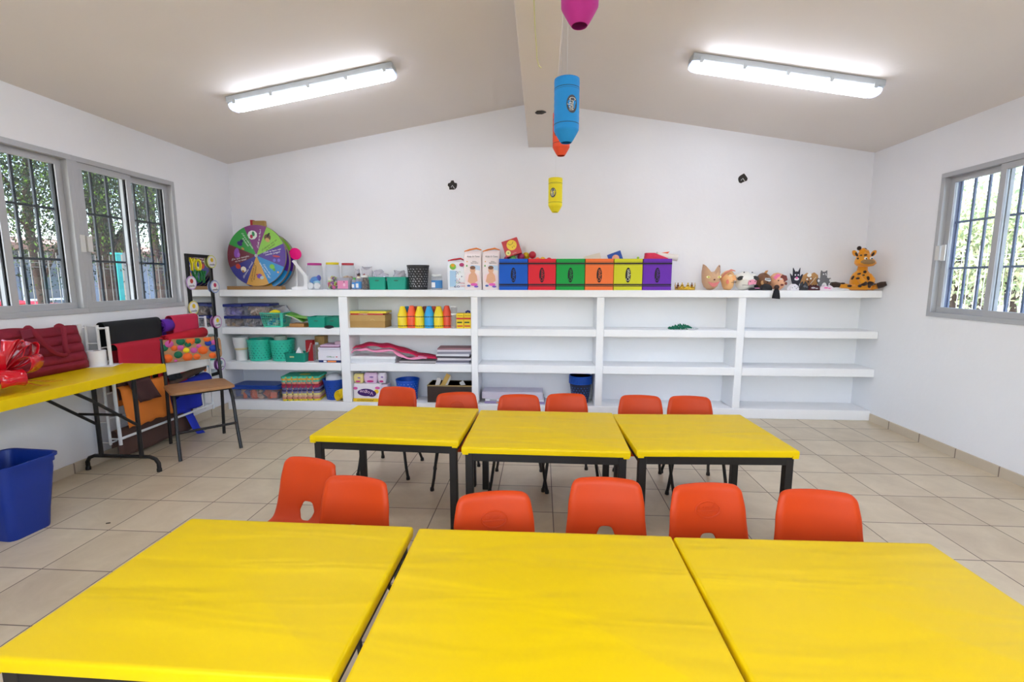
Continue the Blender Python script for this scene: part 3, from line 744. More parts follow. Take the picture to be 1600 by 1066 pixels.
drape('foam_sheet', -3.18, -1.95, 1.55, .72, 1.2, '#E8822F', 'large light orange sheet hanging over the lower bars of the rack', x=-3.20, r=.03, ragged=.04, dy=.1)
drape('foam_sheet', -3.02, -2.45, 1.66, 1.22, 1.3, '#4A2C2C', 'maroon brown flap hanging over the large orange sheet', x=-3.12, r=.02, dy=.2)
drape('foam_sheet', -3.20, -1.0, .62, .08, .3, '#5A4038', 'wide dark brown sheet hanging below the lowest bar to the floor', x=-3.36, r=.025)
drape('foam_sheet', -2.0, -.60, 1.93, 1.66, 1.75, '#ECEAE8', 'white foam sheet behind the school chair on the rack', x=-3.14, r=.03)
rolled('foam_roll', -1.85, -.62, 1.52, .040, '#574238', 'taupe brown felt roll behind the school chair', x=-3.2, tilt=.16, tail=.1)
rolled('foam_roll', -1.75, -.62, 1.22, .07, '#1426A8', 'royal blue felt roll above the chair seat level', x=-3.15, tilt=.1, tail=.35)
drape('foam_sheet', -1.70, -.75, 1.02, .60, .8, '#1426A8', 'royal blue sheet hanging just behind the chair legs', x=-3.3, r=.03)
fl_ = B().tube([V3(-3.25, -1.45, .62)-V3(-3.1, -1.4, .0), V3(-3.15, -1.42, .4)-V3(-3.1, -1.4, .0), V3(-3.02, -1.45, .15)-V3(-3.1, -1.4, 0), V3(-2.85, -1.5, .03)-V3(-3.1, -1.4, 0)], .04, 8, flat=(1, .08))
tag(fl_.obj('ribbon_strip', M('#1630C0', .6), loc=V3(-3.1, -1.4, 0)), 'blue strip trailing from the rack onto the floor', 'ribbon')

# ------------------------------------------------------------ mirror on the left wall
MIR = M('#F4F6F6', .02, 1.0); FRB = M('#1A1A1C', .5)
my0, my1, mz0, mz1 = -.47, .50, 1.15, 4.60
mi = thing('wall_mirror', 'tall narrow black-framed mirror with round badges and the words YO SOY', 'mirror', V3(XL, (my0+my1)/2, mz0))
HW = (my1-my0)/2*T; MH = (mz1-mz0)*T; fw = .030
fbm = B()
for (a, c, za, zb) in ((-HW, HW, 0, fw), (-HW, HW, MH-fw, MH), (-HW, -HW+fw, fw, MH-fw), (HW-fw, HW, fw, MH-fw)): fbm.box(.001, .022, a, c, za, zb)
fbm.obj('mirror_frame', FRB, mi, smooth=False, bevel=.002)
B().box(.001, .012, -HW+fw, HW-fw, fw, MH-fw).obj('mirror_glass', MIR, mi, smooth=False)
XX = Matrix.Rotation(R(90), 4, 'Z')       # plates that face -y turn to face +x
def decal(name, bb, mats, px, py, dx, par=None):
    p = at(px, py, X=XL+dx/T)-Vector(mi.location); return bb.obj(name, mats, par or mi, loc=p, rot=(0, 0, R(90)), smooth=False)
for txt, col, px, py in (('YO', '#F2E21C', 306, 415), ('SOY', '#1B7F3E', 312, 433)):
    decal('letters', B().text(txt, .17, 0, 0, 0, .006, 0, rot=R(-4), wid=.15 if txt == 'YO' else .17), M(col, .6), px, py, .016)
for px, py, ring, ic in ((331, 409, '#DDE08A', '#E8C71C'), (299.5, 442, '#C9A6DD', '#C2463C'), (336, 448, '#9FB2E0', '#D0406A'), (303, 481, '#E6D878', '#EFC41C'), (340, 503, '#D58AC8', '#F0CF1E'), (345.5, 569, '#C07FD0', '#7FA0A8'), (320.5, 580, '#8CC3E0', '#E27A30')):
    q = B(); q.plate(oval(.125, .125, 24), 0, .004, 0); q.plate(oval(.105, .105, 24), -.0008, .004, 1); q.plate(oval(.04, .042, 10, 0, .015), -.0016, .004, 2)
    q.text('puedo', .026, 0, -.028, -.001, .0012, 3, wid=.07)
    decal('badge', q, [M(ring, .5), M('#F2F0F4', .5), M(ic, .6), M('#3A3550', .6)], px, py, .028)

# ------------------------------------------------------------ things on the shelves
def P(px0, px1, pyt, Yf, zb, d):           # spans two pixels on the plane y = Yf, standing on height zb
    a, c = on(px0, pyt, Y=Yf), on(px1, pyt, Y=Yf)
    return Vector(((a.x+c.x)/2*T, Yf*T+d/2, zb*T+.0005)), abs(c.x-a.x)*T, (a.z+c.z)/2*T-zb*T
CLR = M('#E6ECF2', .08, clear=.90); CLR2 = M('#D9DCEC', .15, clear=.7); CLR3 = M('#F0F0F2', .1, clear=.88)
NAVY = M('#1B2A78', .4, var=.05); TEAL = M('#2FC4A8', .4, var=.03); TEAL2 = M('#128C74', .45, var=.04)
CARD = M('#B08A4E', .7, var=.1); DKW = M('#3B2A26', .7); WH = M('#ECECEE', .6); BK = M('#1B1B1F', .6)

# spinning wheel and the discs stacked behind it
SECT = ['#7A1F74', '#2C9A40', '#6A2234', '#2B2A86', '#C8922E', '#1583C4', '#4A1C8C', '#86C23C']
WR = WR0 = .888*T; wcx, wcz = -2.545*T, 4.62*T
brd = thing('wooden_board', 'flat brown board lying under the round wheels at the left end of the top slab', 'board', V3(-2.55, 1.05, ZT))
B().box(-.30, .26, -.10, -.02, 0, .034).obj('board', M('#9A7448', .6, var=.15), brd, smooth=False, bevel=.002)
wz0 = ZT*T+.0345
def wheel(i, y, dx, dz, label, face=True):
    t = thing('game_wheel', label, 'wheel', (wcx+dx, y, wz0+dz), (R(-3), 0, 0), None if i == 0 else 'round game boards stacked behind the front wheel')
    WR = WR0*(1 if i == 0 else .95); c = WR; b = B(); n = 64
    b.plate(oval(2*WR, 2*WR, n, 0, c), 0, .016, 0); b.obj('disc', M('#8B8078', .7, var=.1), t, ang=30)
    b = B()
    A0 = 113-45
    for k in range(8):
        a0, a1 = R(A0+45*k), R(A0+45*(k+1)); pp = [(0, c)]+[(WR*.995*math.cos(a0+(a1-a0)*j/10), c+WR*.995*math.sin(a0+(a1-a0)*j/10)) for j in range(11)]
        b.plate(pp, -.0012, .001, k)
    cols = SECT if face else [['#5A1E28', '#8C2A3A', '#3A2A24', '#6A4A3C', '#B8862E', '#4A3A58', '#7A2A4A', '#A85A3A'][(k*3+i) % 8] for k in range(8)]
    o = b.obj('printed_face', [M(h, .35, var=.04) for h in cols], t, smooth=False)
    return t, o, c
t, o, c = wheel(0, .84*T, 0, 0, 'large round wheel of eight coloured wedges with white Spanish questions, at the left on top')
q = B(); TX = ['¿Cuál es tu flor?', '¿Cuál es tu color favorito\nde la escuela?', '¿De qué tamaño\nes tu casa?', '¿Dónde vives?', '¿Cómo te\nsientes?', '¿Cuántos años\ntiene tu mejor amigo?', '¿Qué te hace reír\ncuando juegas?', '¿Cuántos son en\ntu familia?']
side = [1, -1, 1, 1, 1, -1, 1, -1]
for k in range(8):
    a = R(68+45*k+22.5+(-12 if k in (0, 4, 5) else 11 if k in (2, 3, 6) else (-11 if k == 1 else -12))); r = WR*.56
    ra = a if math.cos(a) > 0 else a+math.pi
    q.text(TX[k], .024, r*math.cos(a), c+r*math.sin(a), -.0016, .0006, 1 if k in (4, 7) else 0, rot=ra, wid=WR*.62)
q.obj('printed_text', [WH, M('#3A3010', .6)], o, smooth=False)
q = B(); ic = [[('#DDE8E0', 0, 0, .09, .10), ('#2E8F5A', .01, .01, .05, .03), ('#B02A50', -.01, -.015, .04, .03)], [('#3B1F78', 0, 0, .06, .045), ('#2A1760', .02, .025, .035, .03), ('#B98A4A', .03, -.05, .035, .02)], [('#8A4FB8', 0, 0, .055, .10), ('#A86CD0', .02, -.02, .03, .05)],
   [('#C0392B', -.03, .02, .05, .055), ('#D9D6C6', .025, -.01, .055, .06), ('#A87438', .02, -.03, .022, .03)], [('#6C3FA8', -.01, 0, .05, .055), ('#BFD3D6', .015, -.015, .035, .04), ('#B03A2E', -.035, .015, .015, .025)], [('#7AC142', -.01, .01, .055, .05), ('#5C9A38', .01, -.02, .03, .03), ('#E0A06A', .05, -.045, .022, .02)],
   [('#B83A4E', 0, .02, .08, .02), ('#6F6AD0', -.02, -.02, .03, .035), ('#7A62C8', .025, -.02, .03, .035)], [('#6B4A34', 0, .01, .07, .07), ('#C8A060', 0, -.015, .04, .05), ('#2A2420', .01, .035, .05, .02)]]
cl = []
for k in range(8):
    a = R(68+45*k+22.5+(9 if k in (0, 1) else -8 if k in (2, 3, 6) else 9)); r = WR*.68
    for h, x, z, w_, h_ in ic[k]:
        cl.append(h); q.plate(oval(w_, h_, 9, r*math.cos(a)+x, c+r*math.sin(a)+z, a), -.0018-.0004*(len(cl)-1), .0008, len(cl)-1)
    q.obj('printed_picture', [M(h, .5) for h in cl], o, smooth=False); q = B(); cl = []
B().lathe([(.016, 0), (.016, .008), (.006, .012)], 16, (0, 0, 0), X=Matrix.Translation((0, -.001, c)) @ Matrix.Rotation(R(90), 4, 'X')).obj('hub', M('#C8CDD2', .35, .6), t)
for i, (y, dx, dz, lb) in enumerate([(.96, .012, -.004, 'second disc from the front behind the large wheel'), (1.07, .0, .0, 'third disc from the front behind the large wheel'), (1.18, .02, -.002, 'fourth disc from the front behind the large wheel'), (1.28, .015, .0, 'rearmost disc behind the large wheel')]):
    wheel(i+1, y*T, dx+.012, -.0335, lb)
l, w, h = P(391, 412, 345, 1.42, ZT, .03)
tg = thing('folded_carton', 'brown carton with a red end sticking up behind the wheels', 'box', l)
b = B().box(-w/2, w/2, -.01, .03, 0, h, 0).box(-w/2-.004, -w/2+.02, -.012, .031, h-.09, h+.008, 1); b.obj('carton', [CARD, M('#B5202C', .6)], tg, smooth=False)
# pink fan on a white bent stand
l, w, h = P(448, 472, 388, 1.18, ZT, .02)
tg = thing('paper_fan', 'hot pink round paper fan behind the wheels, beside the white stand', 'fan', (l.x, l.y, l.z))
B().plate([(x, z) for x, z in oval(.125, .115, 24, .0, h-.055, R(-25))], 0, .006).obj('fan_blade', M('#FF0A8C', .5), tg)
B().box(-.006, .006, .001, .006, 0, h-.09).obj('handle', WH, tg, smooth=False)
l, w, h = P(455, 478, 408, .92, ZT, .05)
tg = thing('display_stand', 'white slanted card stand between the wheels and the pink-lidded jar', 'stand', l)
b = B(); Xs = Matrix.Translation((0, 0, 0)); b.plate([(-.085, h+.0), (-.06, h+.012), (.075, .125), (.075, .075)], 0, .006); b.box(.02, .068, .02, .024, .02, .14); b.box(-.10, .10, 0, .07, 0, .028); b.obj('stand_body', WH, tg, smooth=False, bevel=.001)

def jar(px0, px1, pyt, Yf, zb, label, lid, body=CLR, lidh=.018, group=None, fill=None, neck=.86, sq=False, d=None, name='plastic_jar', cat='jar'):
    a, c = on(px0, pyt, Y=Yf), on(px1, pyt, Y=Yf); r = (c.x-a.x)*T/2
    l = Vector(((a.x+c.x)/2*T, Yf*T+r, zb*T+.0005)); h = (a.z-zb)*T
    t = thing(name, label, cat, l, 0, group)
    H = h-lidh
    B().lathe([(r*.9, 0), (r, .006), (r, H*.9), (r*.95, H*.96), (r*neck, H)], 24, c0=True, c1=False).obj('jar_body', body, t)
    B().lathe([(r*neck*1.03, H-.004), (r*neck*1.05, H), (r*neck*1.05, h-.002), (r*neck*.98, h)], 24).obj('lid', M(lid, .4), t)
    return t, r, H
def chunks(t, r, H, cols, n, s, seed=1, z0=0, name='contents', flat=1):
    rr = random.Random(seed); b = B()
    for i in range(n):
        a = rr.random()*6.28; q = (r-s*1.0)*rr.random()**.5; z = z0+s*.8+(H-s)*rr.random()
        X = Matrix.Translation((q*math.cos(a), q*math.sin(a), z)) @ Euler((rr.random()*3, rr.random()*3, rr.random()*3)).to_matrix().to_4x4()
        k = rr.uniform(.6, 1); b.box(-s*k*.7, s*k*.7, -s*k*.7, s*k*.7, -s*k*.5*flat, s*k*.5*flat, rr.randrange(len(cols)), X)
    return b.obj(name, [M(c, .5) for c in cols], t, smooth=False)
# row of jars
t, r, H = jar(474, 497, 411, .84, ZT, 'clear jar with magenta lid holding blue pieces and two white discs', '#B8278C')
tg = thing('blue_bag_bundle', 'crumpled blue bundle inside the magenta-lidded jar', 'bundle', Vector(t.location)+Vector((0, .004, .07)))
b = B(); b.sph((0, 0, .03), .048, .04, .030, 0); b.sph((.036, .0, .045), .020, .03, .030, 1); b.sph((-.026, .004, .015), .034, .03, .028, 0); b.sph((.018, -.01, .0), .034, .03, .024, 2)
b.obj('bundle', [M('#1C7FD0', .4, var=.2, vs=60), M('#2C3FB8', .4), M('#9AD2E8', .4)], tg)
for dx in (-.034, .033):
    X = Matrix.Translation((0, 0, 0)) @ Matrix.Rotation(R(90), 4, 'X'); q = B().lathe([(.031, -.012), (.033, -.006), (.033, .006), (.027, .012)], 20, X=X).obj('bottle_cap', WH, loc=Vector(t.location)+Vector((dx, -.035, .036)))
    tag(q, 'round white cap in the magenta-lidded jar, %s one' % ('left' if dx < 0 else 'right'), 'cap')
t, r, H = jar(504, 525, 410, .86, ZT, 'clear jar with yellow lid, lower half full of colourful pieces', '#E8D21C'); chunks(t, r*.92, .12, ['#E84C9A', '#B8E02C', '#E89A3C', '#8C1A8C', '#E8E0D8', '#C82838', '#3A3A48'], 110, .024, 4)
t, r, H = jar(529, 549, 411, .98, ZT, 'clear jar with dark red lid and beige sticks, behind the pink box', '#B02238'); chunks(t, r*.9, .13, ['#C8A27A', '#D8B890', '#A88060'], 60, .022, 6)
l, w, h = P(526, 545, 434, .84, ZT, .07)
tg = thing('plastic_tub', 'small milky tub with a pink picture label before the red-lidded jar', 'tub', l)
B().loft([rrect(w*.9, .06, .01, 0), rrect(w*1.15, .075, .01, h)]).obj('tub_body', CLR2, tg); q = B().plate([(-w*.45, .01), (w*.4, .01), (w*.42, h*.75), (-w*.45, h*.75)], -.036, .001, 0); q.plate(oval(.022, .03, 12, .012, h*.4), -.0372, .001, 1); q.plate(oval(.012, .012, 8, .012, h*.65), -.0376, .001, 2); q.obj('label', [M('#E08CB4', .5), M('#EFC6D6', .5), BK], tg, smooth=False)
for px0, px1, pt, nm, cc in ((548, 556, 434, 'clear bottle with green top and white label, left of the pair with blue labels', '#5FAF5A'), (554, 563, 432, 'bottle with cream cap and blue label, right of the pair', '#E6E0C4')):
    t, r, H = jar(px0, px1, pt, .84, ZT, nm, cc, neck=.5, lidh=.02, name='glue_bottle', cat='bottle', body=CLR2)
    B().lathe([(r*1.02, .012), (r*1.02, H*.72)], 20, c0=False, c1=False).obj('label', M('#3C8AD0', .5), t); B().box(-r*.7, r*.2, -r*1.06, -r*1.0, .02, H*.55).obj('label_text_block', WH, t, smooth=False)
t, r, H = jar(562, 574, 430, .84, ZT, 'jar of brown beads with a white lid, left of the teal baskets', '#ECECEC'); chunks(t, r*.95, H*.9, ['#5A4238', '#7A5C4A', '#8C7A6C', '#4A3A34'], 140, .013, 9)
def bag(px0, px1, pyt, Yf, zb, label, cols, d=.07, seed=1, name='plastic_bag', mt=None):
    l, w, h = P(px0, px1, pyt, Yf, zb, d); rr = random.Random(seed); t = thing(name, label, 'bag', l)
    b = B(); n = 16; ph = [rr.random()*6 for _ in range(6)]
    rings = []
    for k in range(9):
        u = k/8; s = (1-.25*u)*(1 if k else .8); ring = []
        for i in range(n):
            a = 2*math.pi*i/n; q = 1+.13*math.sin(3*a+ph[k % 6])+.1*math.sin(5*a+ph[(k+2) % 6])
            ring.append((w/2*s*q*math.cos(a), d/2*s*q*math.sin(a), h*(u*.92+.08*u*math.sin(2*a+ph[0]))))
        rings.append(ring)
    b.loft(rings); b.obj('bag_film', mt or M('#D8D6E0', .15, clear=.45), t, ang=25)
    b = B()
    for i in range(12):
        X = Matrix.Translation(((rr.random()-.5)*w*.6, (rr.random()-.5)*d*.5, h*(.12+.6*rr.random()))) @ Euler((rr.random()*3, rr.random()*3, rr.random()*3)).to_matrix().to_4x4(); s = .016
        b.box(-s, s, -s, s, -s*.6, s*.6, rr.randrange(len(cols)), X)
    b.obj('contents', [M(c, .5) for c in cols], t, smooth=False)
bag(551, 561, 420, 1.0, ZT, 'small packet in blue and red behind the glue bottles', ['#2A5FA8', '#A83A3A', '#4A3A44'], .05, 2)
bag(561, 581, 416, 1.02, ZT, 'taller clear bag with dark craft scraps behind the bead jar', ['#3A3038', '#6A5A60', '#D8D4D8', '#8A2A34'], .08, 3)
l, w, h = P(561, 576, 428, .9, ZT, .03); tag(B().box(-w/2, w/2, 0, .03, 0, .012).obj('paper_strip', WH, loc=(l.x, l.y+.05, 1.15*0+l.z+h-.012), smooth=False), 'white folded strip resting on the bead jar', 'paper')
def basket(px0, px1, pyt, Yf, zb, d, label, mat, name='storage_basket', cat='basket', handle=True, taper=.9, group=None, hy=.72, flare=1):
    l, w, h = P(px0, px1, pyt, Yf, zb, d); t = thing(name, label, cat, l, 0, group); k = taper
    b = B().loft([rrect(w*k, d*k, .012, 0), rrect(w*k+.002, d*k+.002, .014, .004), rrect(w*.985, d*.985, .016, h-.008), rrect(w+.004, d+.004, .016, h-.007), rrect(w+.004, d+.004, .016, h), rrect(w-.008, d-.008, .014, h), rrect(w*k-.008, d*k-.008, .012, .006)])
    b.obj('basket_body', mat, t, ang=40)
    if handle: B().plate(oval(.045, .012, 16, 0, h*hy), -d/2-.0015+ (d*(1-k)/2)*(1-hy), .002).obj('handle_slot', M('#3E6A5C', .8), t, smooth=False)
    return t, l, w, h, d
basket(575, 602, 433, .85, ZT, .16, 'teal storage basket on the top slab, left one of the pair', M('#10A088', .45), group='teal baskets on top')
basket(603, 634, 433, .85, ZT, .16, 'teal perforated storage basket on the top slab, beside the black bin', M('#1AA58E', .45, bump=.5, bs=300), group='teal baskets on top')
bag(581, 599, 421, .95, ZT+.25, 'crumpled grey plastic bag heaped in the left teal basket', ['#9A98A8', '#C8C0DC', '#6A6870'], .09, 5)
bag(588, 608, 427, .92, ZT+.25, 'lilac tissue bag heaped in the left teal basket', ['#C8B8E0', '#B8A8D8', '#E0D8F0'], .06, 6)
bag(612, 632, 422, .95, ZT+.25, 'clear bag with red strips in the right teal basket', ['#A82A2A', '#C8C8D0', '#3A4A78'], .09, 7)
def dec_bucket(px0, px1, pyt, Yf, zb, label, mat, hol, wb=.8, name='waste_basket', cat='basket', group=None, hmin=.1, hmax=.9, seed=2, n_=64, pt2=None, rect=False, rim=.006):
    l, w, h = P(px0, px1, pyt, Yf, zb, 0); r = w/2; l.y = Yf*T+r; t = thing(name, label, cat, l, 0, group); rb = r*wb
    B().lathe([(rb, 0), (rb*1.01, .004), (r*.97, h-.014), (r, h-.012), (r, h-.001), (r-.003, h), (r-.007, h-.004), (rb-.004, .006)], 32).obj('bucket_body', mat, t)
    b = B(); rr = random.Random(seed); rows = max(3, int(h*(hmax-hmin)/.024)); cols = 20
    for j in range(rows):
        z = h*hmin+(h*(hmax-hmin))*(j+.5)/rows; rad = rb+(r*.97-rb)*z/h+.0006
        for i in range(cols):
            a = 2*math.pi*(i+.5*(j % 2))/cols; s = .0085*(.8+.4*rr.random())
            if (i+j) % 2: pl = [(s*(1 if k % 2 == 0 else .45)*math.sin(math.pi*k/5), s*(1 if k % 2 == 0 else .45)*math.cos(math.pi*k/5)) for k in range(10)]
            else: pl = [(s*math.cos(x), s*math.sin(x)) for x in [R(60+30*k) for k in range(9)]]+[(s*.65*math.cos(x)+s*.3, s*.65*math.sin(x)) for x in [R(290-30*k) for k in range(8)]]
            X = Matrix.Rotation(a, 4, 'Z') @ Matrix.Translation((0, -rad, z)); b.plate(pl, 0, .001, 0, X)
    b.obj('cut_out_pattern', hol, t, smooth=False); return t, l, w, h, r
dec_bucket(631, 666, 414, .84, ZT, 'black waste basket with moon and star cut-outs on the top slab', M('#26262A', .5), M('#C9CCD2', .6), .78)
t, r, H = jar(672, 689, 429, .88, ZT, 'small clear jar with blue label between the black basket and diaper packs', '#DADCDC')
B().lathe([(r*1.01, .016), (r*1.01, H*.7)], 20, c0=False, c1=False).obj('label', M('#3F86C8', .5), t); B().box(-r*.75, -r*.1, -r*1.05, -r*.9, .022, H*.55).obj('label_panel', WH, t, smooth=False)

# diaper packs
def pack(px0, px1, pyt, Yf, label, kind, rz=0, d=.11):
    l, w, h = P(px0, px1, pyt, Yf, ZT, d); t = thing('diaper_pack', label, 'package', l, rz, 'diaper packs on top')
    rings = []
    for u, s, dd in ((0, .93, .9), (.03, .98, 1), (.5, 1.0, 1.02), (.85, 1.0, .9), (.94, .98, .5), (1, .96, .16)):
        rings.append([(x+.006*math.sin(u*7), y, z) for x, y, z in rrect(w*s, d*dd, .02 if dd > .3 else .008, h*u*.94)])
    body = M('#EFE3E4' if kind else '#E9EDF4', .3, var=.05, vs=20, coat=.3)
    B().loft(rings).obj('wrapper', body, t, ang=50)
    b = B(); b.tube([(-w*.48, 0, h*.93), (-w*.2, -.006, h*.97), (w*.2, -.008, h*1.0), (w*.47, -.002, h*(.965 if kind else .93))], [.009, .010, .011, .006], 10, flat=(1.4, .8)); b.obj('folded_top', M('#F08A3C' if kind else '#C8182C', .35, coat=.3), t)
    q = B(); y = -d/2-.003
    if kind:
        pc = ['#3A3440', '#E0A8A0', '#BFD4EC', '#F4D8DC', '#E2AC8C', '#7A5644', '#E05CB8', '#7A58C0', '#3E62B0', '#E8A830', '#58A858']
        q.text('Kidz O Time', .022, .01, h*.80, y, .001, 0, wid=w*.68); q.text('Extra\nAgarrables', .014, .02, h*.665, y, .001, 0, wid=w*.42); q.obj('printed_text', [M('#3A3440', .5)], t, smooth=False); q = B()
        q.plate([(-w*.1, h*.5), (w*.42, h*.47), (w*.42, h*.58), (-w*.1, h*.6)], y, .001, 2)
        q.plate(oval(w*.8, h*.3, 16, 0, h*.28), y, .001, 3)
        q.plate([(-w*.28, h*.20), (-w*.2, h*.36), (-w*.05, h*.42), (w*.12, h*.42), (w*.24, h*.34), (w*.28, h*.22), (w*.1, h*.16), (-w*.12, h*.15)], y-.0006, .001, 4)
        q.plate(oval(w*.30, h*.17, 16, .002, h*.48), y-.0012, .001, 4); q.plate([(a, b_) for a, b_ in oval(w*.31, h*.09, 14, .002, h*.535)], y-.0018, .001, 5)
        q.plate(oval(w*.4, h*.07, 12, w*.08, h*.13), y-.0012, .001, 6); q.plate(oval(w*.25, h*.05, 12, w*.2, h*.08), y-.0018, .001, 7); q.plate(oval(w*.2, h*.05, 12, -w*.22, h*.1), y-.0018, .001, 8)
        q.plate(oval(.012, .012, 8, -w*.3, h*.68), y, .001, 9); q.plate(oval(.014, .02, 10, -w*.32, h*.58), y, .001, 10)
    else:
        pc = ['#2A2D78', '#3E6FC0', '#A8CCEA', '#D83050', '#7FC040', '#E8A020', '#B02C68']
        q.plate([(-w*.38, h*.1), (-w*.05, h*.1), (-w*.02, h*.6), (-w*.36, h*.62)], y, .001, 2)
        q.plate(oval(w*.34, h*.2, 12, -w*.2, h*.74), y, .001, 4); q.plate(oval(w*.2, h*.1, 12, -w*.2, h*.78), y-.0006, .001, 5); q.plate(oval(w*.26, h*.12, 10, w*.28, h*.8), y, .001, 6)
        q.text('60', .03, .0, h*.10, y, .001, 0, wid=w*.3); q.text('XXG', .016, w*.32, h*.12, y, .001, 3, wid=w*.28); q.text('PAÑAL', .014, w*.3, h*.21, y, .001, 3, wid=w*.3); q.obj('printed_text', [M(x, .5) for x in pc], t, smooth=False); q = B()
        rr = random.Random(8)
        for i in range(22): q.plate(oval(.012, .005, 6, w*(-.1+.4*rr.random()), h*(.2+.4*rr.random()), rr.random()*3), y-.0006, .001, rr.choice((0, 1, 3, 0, 4)))
    q.obj('printed_design', [M(x, .5) for x in pc], t, smooth=False)
pack(698, 727, 404, .86, 'white and blue diaper pack with red top, leftmost and smallest of three packs', 0, R(4))
pack(724, 752, 388, .86, 'tall pink diaper pack with orange folded top, middle of the three packs', 1)
pack(753, 781, 388, .88, 'tall pink diaper pack beside the blue crayon bin', 1, R(-3))

# six crayon bins
BINS = [('blue', '#0D5CC8', 779.5, 825), ('red', '#E02436', 825, 869), ('green', '#10A044', 869, 914.5), ('orange', '#F4793A', 914.5, 959.5), ('lime yellow', '#D3D226', 959.5, 1005), ('purple', '#6A2AB0', 1005, 1051)]
for i, (nm, hx, a, c) in enumerate(BINS):
    l, w, h = P(a+.4, c-.4, 404.5, .80, ZT, .27); l.y = .80*T+.135; d = .27
    t = thing('fabric_bin', nm+' square fabric bin printed as a crayon, in the row of six', 'storage bin', l, 0, 'crayon bins in a row')
    th = .006; b = B().loft([rrect(w-.002, d, .004, 0), rrect(w, d, .004, .004), rrect(w, d, .004, h), rrect(w-2*th, d-2*th, .003, h), rrect(w-2*th, d-2*th, .003, .006)])
    b.obj('bin_body', M(hx, .75, bump=.15, bs=30, var=.04, vs=10), t, smooth=False)
    q = B(); y = -d/2-.0012
    for z0_, z1_ in ((h*.15, h*.19), (h*.115, h*.135), (h*.20, h*.205), (h*.80, h*.805), (h*.825, h*.87), (h*.885, h*.895)):
        q.box(-w/2, w/2, y, y+.0012, z0_, z1_, 0)
    q.plate(oval(.050, h*.48, 24, 0, h*.48), y, .0012, 0)
    q.text('Crayon', .048, 0, h*.48, y-.0008, .001, 1, rot=R(90), wid=h*.36)
    q.obj('crayon_print', [M('#1A1622', .7), M('#F2EFD8' if nm == 'lime yellow' else hx, .7) if nm != 'lime yellow' else M('#F2F2E0', .7)], t, smooth=False)
l6 = l; B().box(w/2, w/2+.006, -.09, -.06, h*.58, h*.66).obj('side_tag', BK, t, smooth=False)
# contents peeking out
def bal(px, py, Y, r, hx, label, hx2=None):
    p = at(px, py, Y=Y); b = B().sph((0, 0, 0), r, n=20, k=14); o = b.obj('toy_ball', M(hx, .3, var=.05), loc=p); tag(o, label, 'ball', 'toy balls in the blue and red bins'); return o
bal(801, 404, 1.1, .033, '#7FD060', 'green ball half sunk in the blue bin')
bal(814, 401.5, 1.15, .036, '#A8205A', 'dark magenta ball in the blue bin beside the yellow one')
bal(822, 400, 1.35, .036, '#E0C21C', 'yellow ball between the magenta and the red ball')
bal(832, 398.5, 1.2, .036, '#C0283E', 'red ball topmost at the right of the blue bin')
bal(792, 405, 1.2, .030, '#B03A78', 'pinkish ball under the red box in the blue bin')
bal(840, 407, 1.1, .03, '#F0784A', 'orange ball just showing in the red bin')
bal(858, 407, 1.2, .028, '#D03048', 'small red ball just showing in the right of the red bin')
bal(848, 406, 1.2, .028, '#E8C23C', 'small yellow ball just showing in the middle of the red bin')
p = at(800, 387.5, Y=1.15)
rb_ = thing('red_gift_box', 'red cube box with yellow smiling faces tilted on the toys in the blue bin', 'box', p, (R(0), R(-18), 0))
s = .078; B().box(-s, s, -s, s, -s, s).obj('box_body', M('#C0182C', .35, var=.05), rb_, smooth=False, bevel=.002)
q = B(); y = -s-.0012; q.plate(oval(.098, .098, 24, .008, .020), y, .001, 0); q.plate(oval(.05, .05, 18, -.046, -.042), y, .001, 1)
q.tube([(-.024, y-.001, .042), (-.006, y-.001, .024), (.016, y-.001, .030), (.030, y-.001, .046)], .002, 5, 2); q.plate(oval(.006, .016, 8, .008, -.002), y-.001, .001, 2); q.plate(oval(.006, .014, 8, .026, .004), y-.001, .001, 2); q.plate(oval(.014, .018, 8, -.046, -.042), y-.001, .001, 3)
q.text('smile', .02, .01, -.06, y, .001, 4, rot=0); q.obj('printed_faces', [M('#F2D040', .5), M('#E8DC90', .5), M('#5A3A10', .6), M('#6A9A50', .5), M('#E8C8C8', .5)], rb_, smooth=False)
p = at(961, 402, Y=1.1)
bk = thing('toy_book', 'blue picture book tilted in the orange and yellow bins', 'book', p, (0, R(-20), 0)); B().box(-.065, .065, -.012, .012, -.09, .045).obj('book_cover', M('#1048A8', .5), bk, smooth=False); B().plate(oval(.07, .07, 14, 0, -.012), -.0135, .001).obj('cover_picture', M('#E8A890', .5), bk, smooth=False)
p = at(925, 401, Y=1.2); tag(B().box(-.08, .08, -.01, .01, -.05, .018).obj('card_piece', M('#E6E0D0', .7), loc=p, rot=(0, R(-14), 0), smooth=False), 'cream card corner showing above the orange bin', 'card')
p = at(997, 403, Y=1.1); bal2 = tag(B().sph((0, 0, 0), .012).obj('toy_bead', M('#A0D020', .4), loc=p), 'tiny lime green ball above the yellow bin', 'ball')
p = at(1020, 403, Y=1.1)
b = B(); b.loft([[(x, y, z) for x, y, z in rrect(a, .08, .02, zz, 4, ox)] for a, zz, ox in ((.24, -.04, .03), (.22, -.005, .03), (.13, .028, -.01), (.09, .045, -.03))]); 
tag(b.obj('pink_cloth', M('#D82C50', .7, bump=.3, bs=60, var=.15, vs=40), loc=p), 'pink cloth with dark specks spilling over the purple bin', 'cloth')
p = at(1033, 399, Y=1.2); tag(B().plate([(-.06, -.03), (-.03, .02), (.08, .035), (.02, -.03)], 0, .01).obj('felt_piece', M('#F06A3C', .8), loc=p, smooth=False), 'orange felt piece behind the pink cloth', 'felt')
